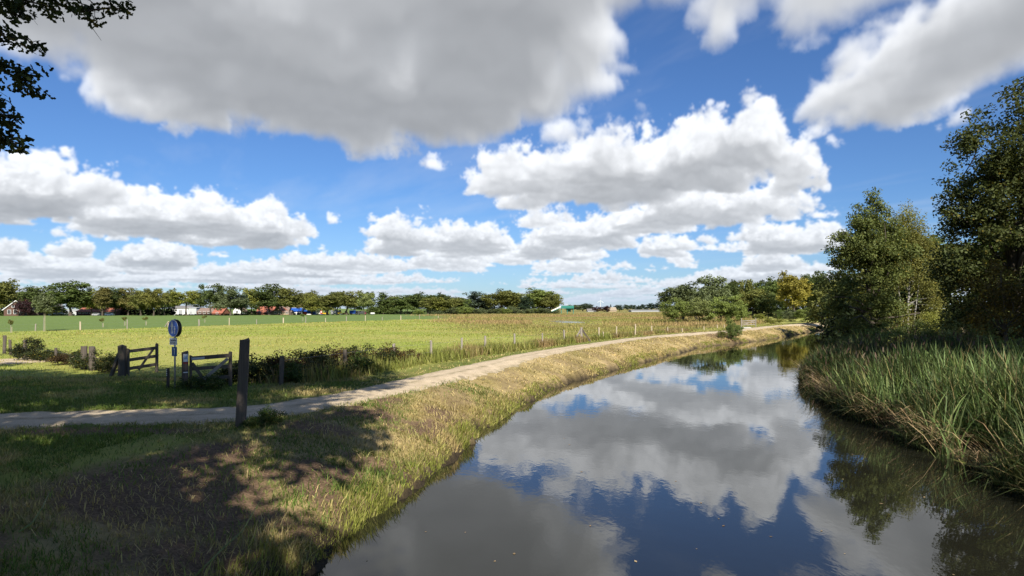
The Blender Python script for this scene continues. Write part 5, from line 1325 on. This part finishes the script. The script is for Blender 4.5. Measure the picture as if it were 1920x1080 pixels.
def vehicle(name, px0, px1, top, Y, body, label, cat, kind='van', cab=None):
    X0, X1 = at(px0, Y), at(px1, Y); L = X1-X0; Xc = (X0+X1)/2; z0 = gz(Xc, Y); h = zpx(top, Y)-z0; w = min(2.3, L*.5); r = min(.42, h*.2)
    t = empty(name, (Xc, Y, z0), 0, label, cat)
    if kind == 'car':
        MB().prism([(-L/2, r*.7), (L/2, r*.7), (L/2, h*.55), (L*.36, h*.62), (L*.22, h*.97), (-L*.24, h), (-L*.44, h*.66), (-L/2, h*.60)], 0, w).build('body', body, t)
        MB().prism([(L*.31, h*.64), (L*.20, h*.91), (-L*.22, h*.93), (-L*.37, h*.66)], -.015, -.003).build('side_window', glass_dark, t)
    elif kind == 'trailer':
        MB().box(-L/2, L/2, 0, w, r*1.6, h).build('body', body, t); MB().box(-L/2+.05, L/2-.05, .1, w-.1, r*1.1, r*1.6-.004).build('chassis', dark_grey, t)
        MB().box(-L*.3, L*.3, -.03, -.003, h*.55, h*.85).build('side_panel', white_paint if body is not white_paint else render_grey, t)
    elif kind == 'truck':
        MB().box(-L/2, L*.24, 0, w, r*1.9, h).build('box_body', body, t); MB().box(-L/2+.05, L*.47, .15, w-.15, r*1.1, r*1.9-.004).build('chassis', dark_grey, t)
        c = MB().prism([(L*.27, r*1.2), (L/2, r*1.2), (L/2, h*.5), (L*.45, h*.82), (L*.27, h*.85)], .05, w-.05).build('cab', cab or body, t)
        MB().prism([(L*.31, h*.52), (L*.47, h*.52), (L*.435, h*.78), (L*.31, h*.79)], .03, .047).build('cab_window', glass_dark, c)
    else:  # digger / loader
        MB().box(-L*.38, L*.1, 0, w, r*1.5, h*.5).build('engine_body', body, t)
        c = MB().box(-L*.05, L*.22, .2, w-.2, h*.5+.003, h).build('cab', dark_grey, t); MB().box(-L*.02, L*.19, .17, .197, h*.58, h*.92).build('cab_window', glass_dark, c)
        MB().bar((L*.1, w*.5, h*.40), (L*.36, w*.5, h*.62), .3, .35).bar((L*.36, w*.5, h*.60), (L*.45, w*.5, h*.22), .25, .3).build('boom', body, t)
        MB().prism([(L*.38, .05), (L*.5, .05), (L*.5, h*.12), (L*.42, h*.28)], .1, w-.1).build('bucket', dark_grey, t)
    for sx in (-.31, .31):
        for y in (-.04, w-.2):
            wh = MB().tube([(sx*L, y, r), (sx*L, y+.24, r)], r, 12).build('wheel', rubber, t); MB().tube([(sx*L, y-.02, r), (sx*L, y-.001, r)], r*.5, 10).build('rim', galv, wh)
    return t
vehicle('parked_car', 196, 211, 586.3, 396, white_paint, 'white car parked before the long red roofed building', 'car', 'car')
vehicle('parked_car', 172, 186, 587., 398, grey_paint, 'grey car parked left of the white car', 'car', 'car')
vehicle('box_trailer', 593, 601, 581, 402, white_paint, 'white box trailer left of the yellow machine', 'trailer', 'trailer')
vehicle('box_trailer', 600.5, 604, 582.5, 399, red_paint, 'narrow red trailer wedged before the yellow machine', 'trailer', 'trailer')
vehicle('wheel_loader', 603, 616, 582, 401, yellow_paint, 'bright yellow wheel loader under the olive tree', 'machine', 'loader')
vehicle('lorry', 620, 634, 580, 402, grey_paint, 'grey lorry right of the yellow loader', 'lorry', 'truck')
vehicle('excavator', 631, 641, 581, 399, yellow_paint, 'small yellow and black excavator before the grey lorry', 'machine', 'loader')
vehicle('loader', 641, 653, 583, 400, red_paint, 'red loader beside a tree trunk at the yard', 'machine', 'loader')
vehicle('lorry', 655, 670, 582, 402, bright_blue, 'blue lorry right of the red loader', 'lorry', 'truck', dark_grey)
vehicle('lorry', 669, 686, 583, 404, dark_grey, 'dark grey lorry at the end of the yard', 'lorry', 'truck', purple_paint)
vehicle('box_trailer', 695, 702, 586, 398, white_paint, 'small white trailer standing alone by the green bush', 'trailer', 'trailer')
vehicle('parked_car', 575, 583, 588, 397, white_paint, 'white car parked before the blue container', 'car', 'car')
# clipped hedges and dark shrubbery at the field edge
def hedge(px0, px1, top, Y, color, label, name='hedge'):
    X0, X1 = at(px0, Y), at(px1, Y); z0 = gz((X0+X1)/2, Y); h = zpx(top, Y)-z0; rng = np.random.default_rng(int(px0))
    t = empty(name, ((X0+X1)/2, Y, z0), 0, label, 'hedge'); W = X1-X0
    n = int(max(40, W*h*3.2)); n = min(n, 1100); C = np.stack([rng.uniform(-W/2, W/2, n), rng.uniform(-.8, .8, n), rng.uniform(.2, 1, n)*0+.2+(h-.4)*rng.random(n)*(.75+.25*np.sin(np.linspace(0, 40, n)))], 1)
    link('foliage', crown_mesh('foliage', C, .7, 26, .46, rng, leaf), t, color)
    mb = MB()
    for x in np.arange(-W/2+.6, W/2, 2.6): mb.tube([(x, 0, -.1), (x+.1, 0, h*.5), (x, .1, h*.8)], [.08, .06, .03], 5, False)
    mb.build('stems', bark, t)
hedge(96, 138, 588, 394, GREENS['pine'], 'clipped dark hedge left of the long building')
hedge(226, 330, 574, 408, (.016, .022, .012), 'tall black green shrubbery under the golden tree', 'shrubbery')
hedge(330, 416, 589.4, 396, GREENS['pine'], 'low dark hedge before the white garage and the brown and red roofs')
hedge(416, 476, 587.4, 397, GREENS['dark'], 'low green hedge left of the red houses')
hedge(455, 480, 578, 412, GREENS['dark'], 'tall ivy green hedge left of the red house', 'shrubbery')
hedge(0, 10, 580, 402, GREENS['dark'], 'dark hedge at the left wall of the farmhouse')
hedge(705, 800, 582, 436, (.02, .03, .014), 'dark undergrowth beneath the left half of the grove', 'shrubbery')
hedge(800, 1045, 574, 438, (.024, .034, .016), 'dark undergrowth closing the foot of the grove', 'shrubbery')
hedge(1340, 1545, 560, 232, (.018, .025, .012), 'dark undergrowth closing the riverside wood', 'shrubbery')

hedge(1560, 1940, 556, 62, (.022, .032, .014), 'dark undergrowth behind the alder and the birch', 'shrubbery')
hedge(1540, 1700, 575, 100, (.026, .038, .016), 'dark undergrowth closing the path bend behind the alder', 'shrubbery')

# the green footbridge with its ramp
Y = 340; X1 = at(1052, Y); X2 = at(1076, Y); X0 = at(1034, Y); z0 = gz(X1, Y); zd = zpx(576.5, Y)-z0; zr = zpx(584.5, Y)-z0
t = empty('footbridge', (X1, Y, z0), 0, 'green steel footbridge with a sloping yellow and white railed ramp', 'footbridge')
MB().box(0, X2-X1, 0, 2.4, zd-.5, zd).build('deck', green_steel, t)
MB().box(0, X2-X1, -.06, -.003, zd+.003, zd+.9).build('side_panel', green_steel, t)
for x in (.2, (X2-X1)*.5, X2-X1-.2): MB().box(x-.15, x+.15, .9, 1.2, -.5, zd-.503).build('column', green_steel, t)
rp = MB().bar((X0-X1, 1.2, zr), (-.15, 1.2, zd-.15), 2.2, .25).build('ramp', green_steel, t)
for y, m in ((.0, white_paint), (2.4, yellow_paint)): MB().bar((X0-X1, y, zr+.45), (-.1, y, zd+.45), .14, .5).build('handrail', m, rp)
MB().box((X2-X1)*.45, (X2-X1)*.8, 2.43, 2.55, zd-2.2, zd-.3).build('lower_panel', green_steel, t)
house('thatched_barn', 1141, 1156, 582, 576.3, 560, 14, brick_tan, thatch, 'far barn with steep thatched roof between plum bushes and bluish trees', 'barn', False, [], hip=.3)
house('greenhouse_shed', 1184, 1238, 582, 581.2, 540, 14, grey_paint, grey_paint, 'long low pale shed roof along the horizon before the dark wood', 'shed', False, [])
house('far_house', 1102, 1118, 583, 579, 600, 10, render_grey, tile_grey, 'small grey house left of the plum bushes on the horizon', 'house', False, [])
def turbine(px, top, Y, label, a0):
    X = at(px, Y); z0 = -2.; h = zpx(top, Y)-z0; t = empty('wind_turbine', (X, Y, z0), 0, label, 'wind turbine', 'wind turbines on the horizon')
    hub = h*.70; bl = h*.30
    MB().tube([(0, 0, -2), (0, 0, hub)], [h*.022, h*.012], 10).build('tower', white_paint, t)
    n = MB().box(-h*.012, h*.012, -h*.03, h*.04, -h*.012, h*.015).build('nacelle', white_paint, t, loc=(0, 0, hub))
    for k in range(3):
        a = a0+k*2.094; d = Vector((math.sin(a), 0, math.cos(a)))
        MB().bar(Vector((0, -h*.034, hub))+d*.2, Vector((0, -h*.034, hub))+d*bl, h*.006, h*.018).build('blade', white_paint, t)
turbine(1126, 557, 3400, 'white wind turbine above the plum bushes', .05)
turbine(1063, 566, 3900, 'smaller white wind turbine just right of the grove', .4)
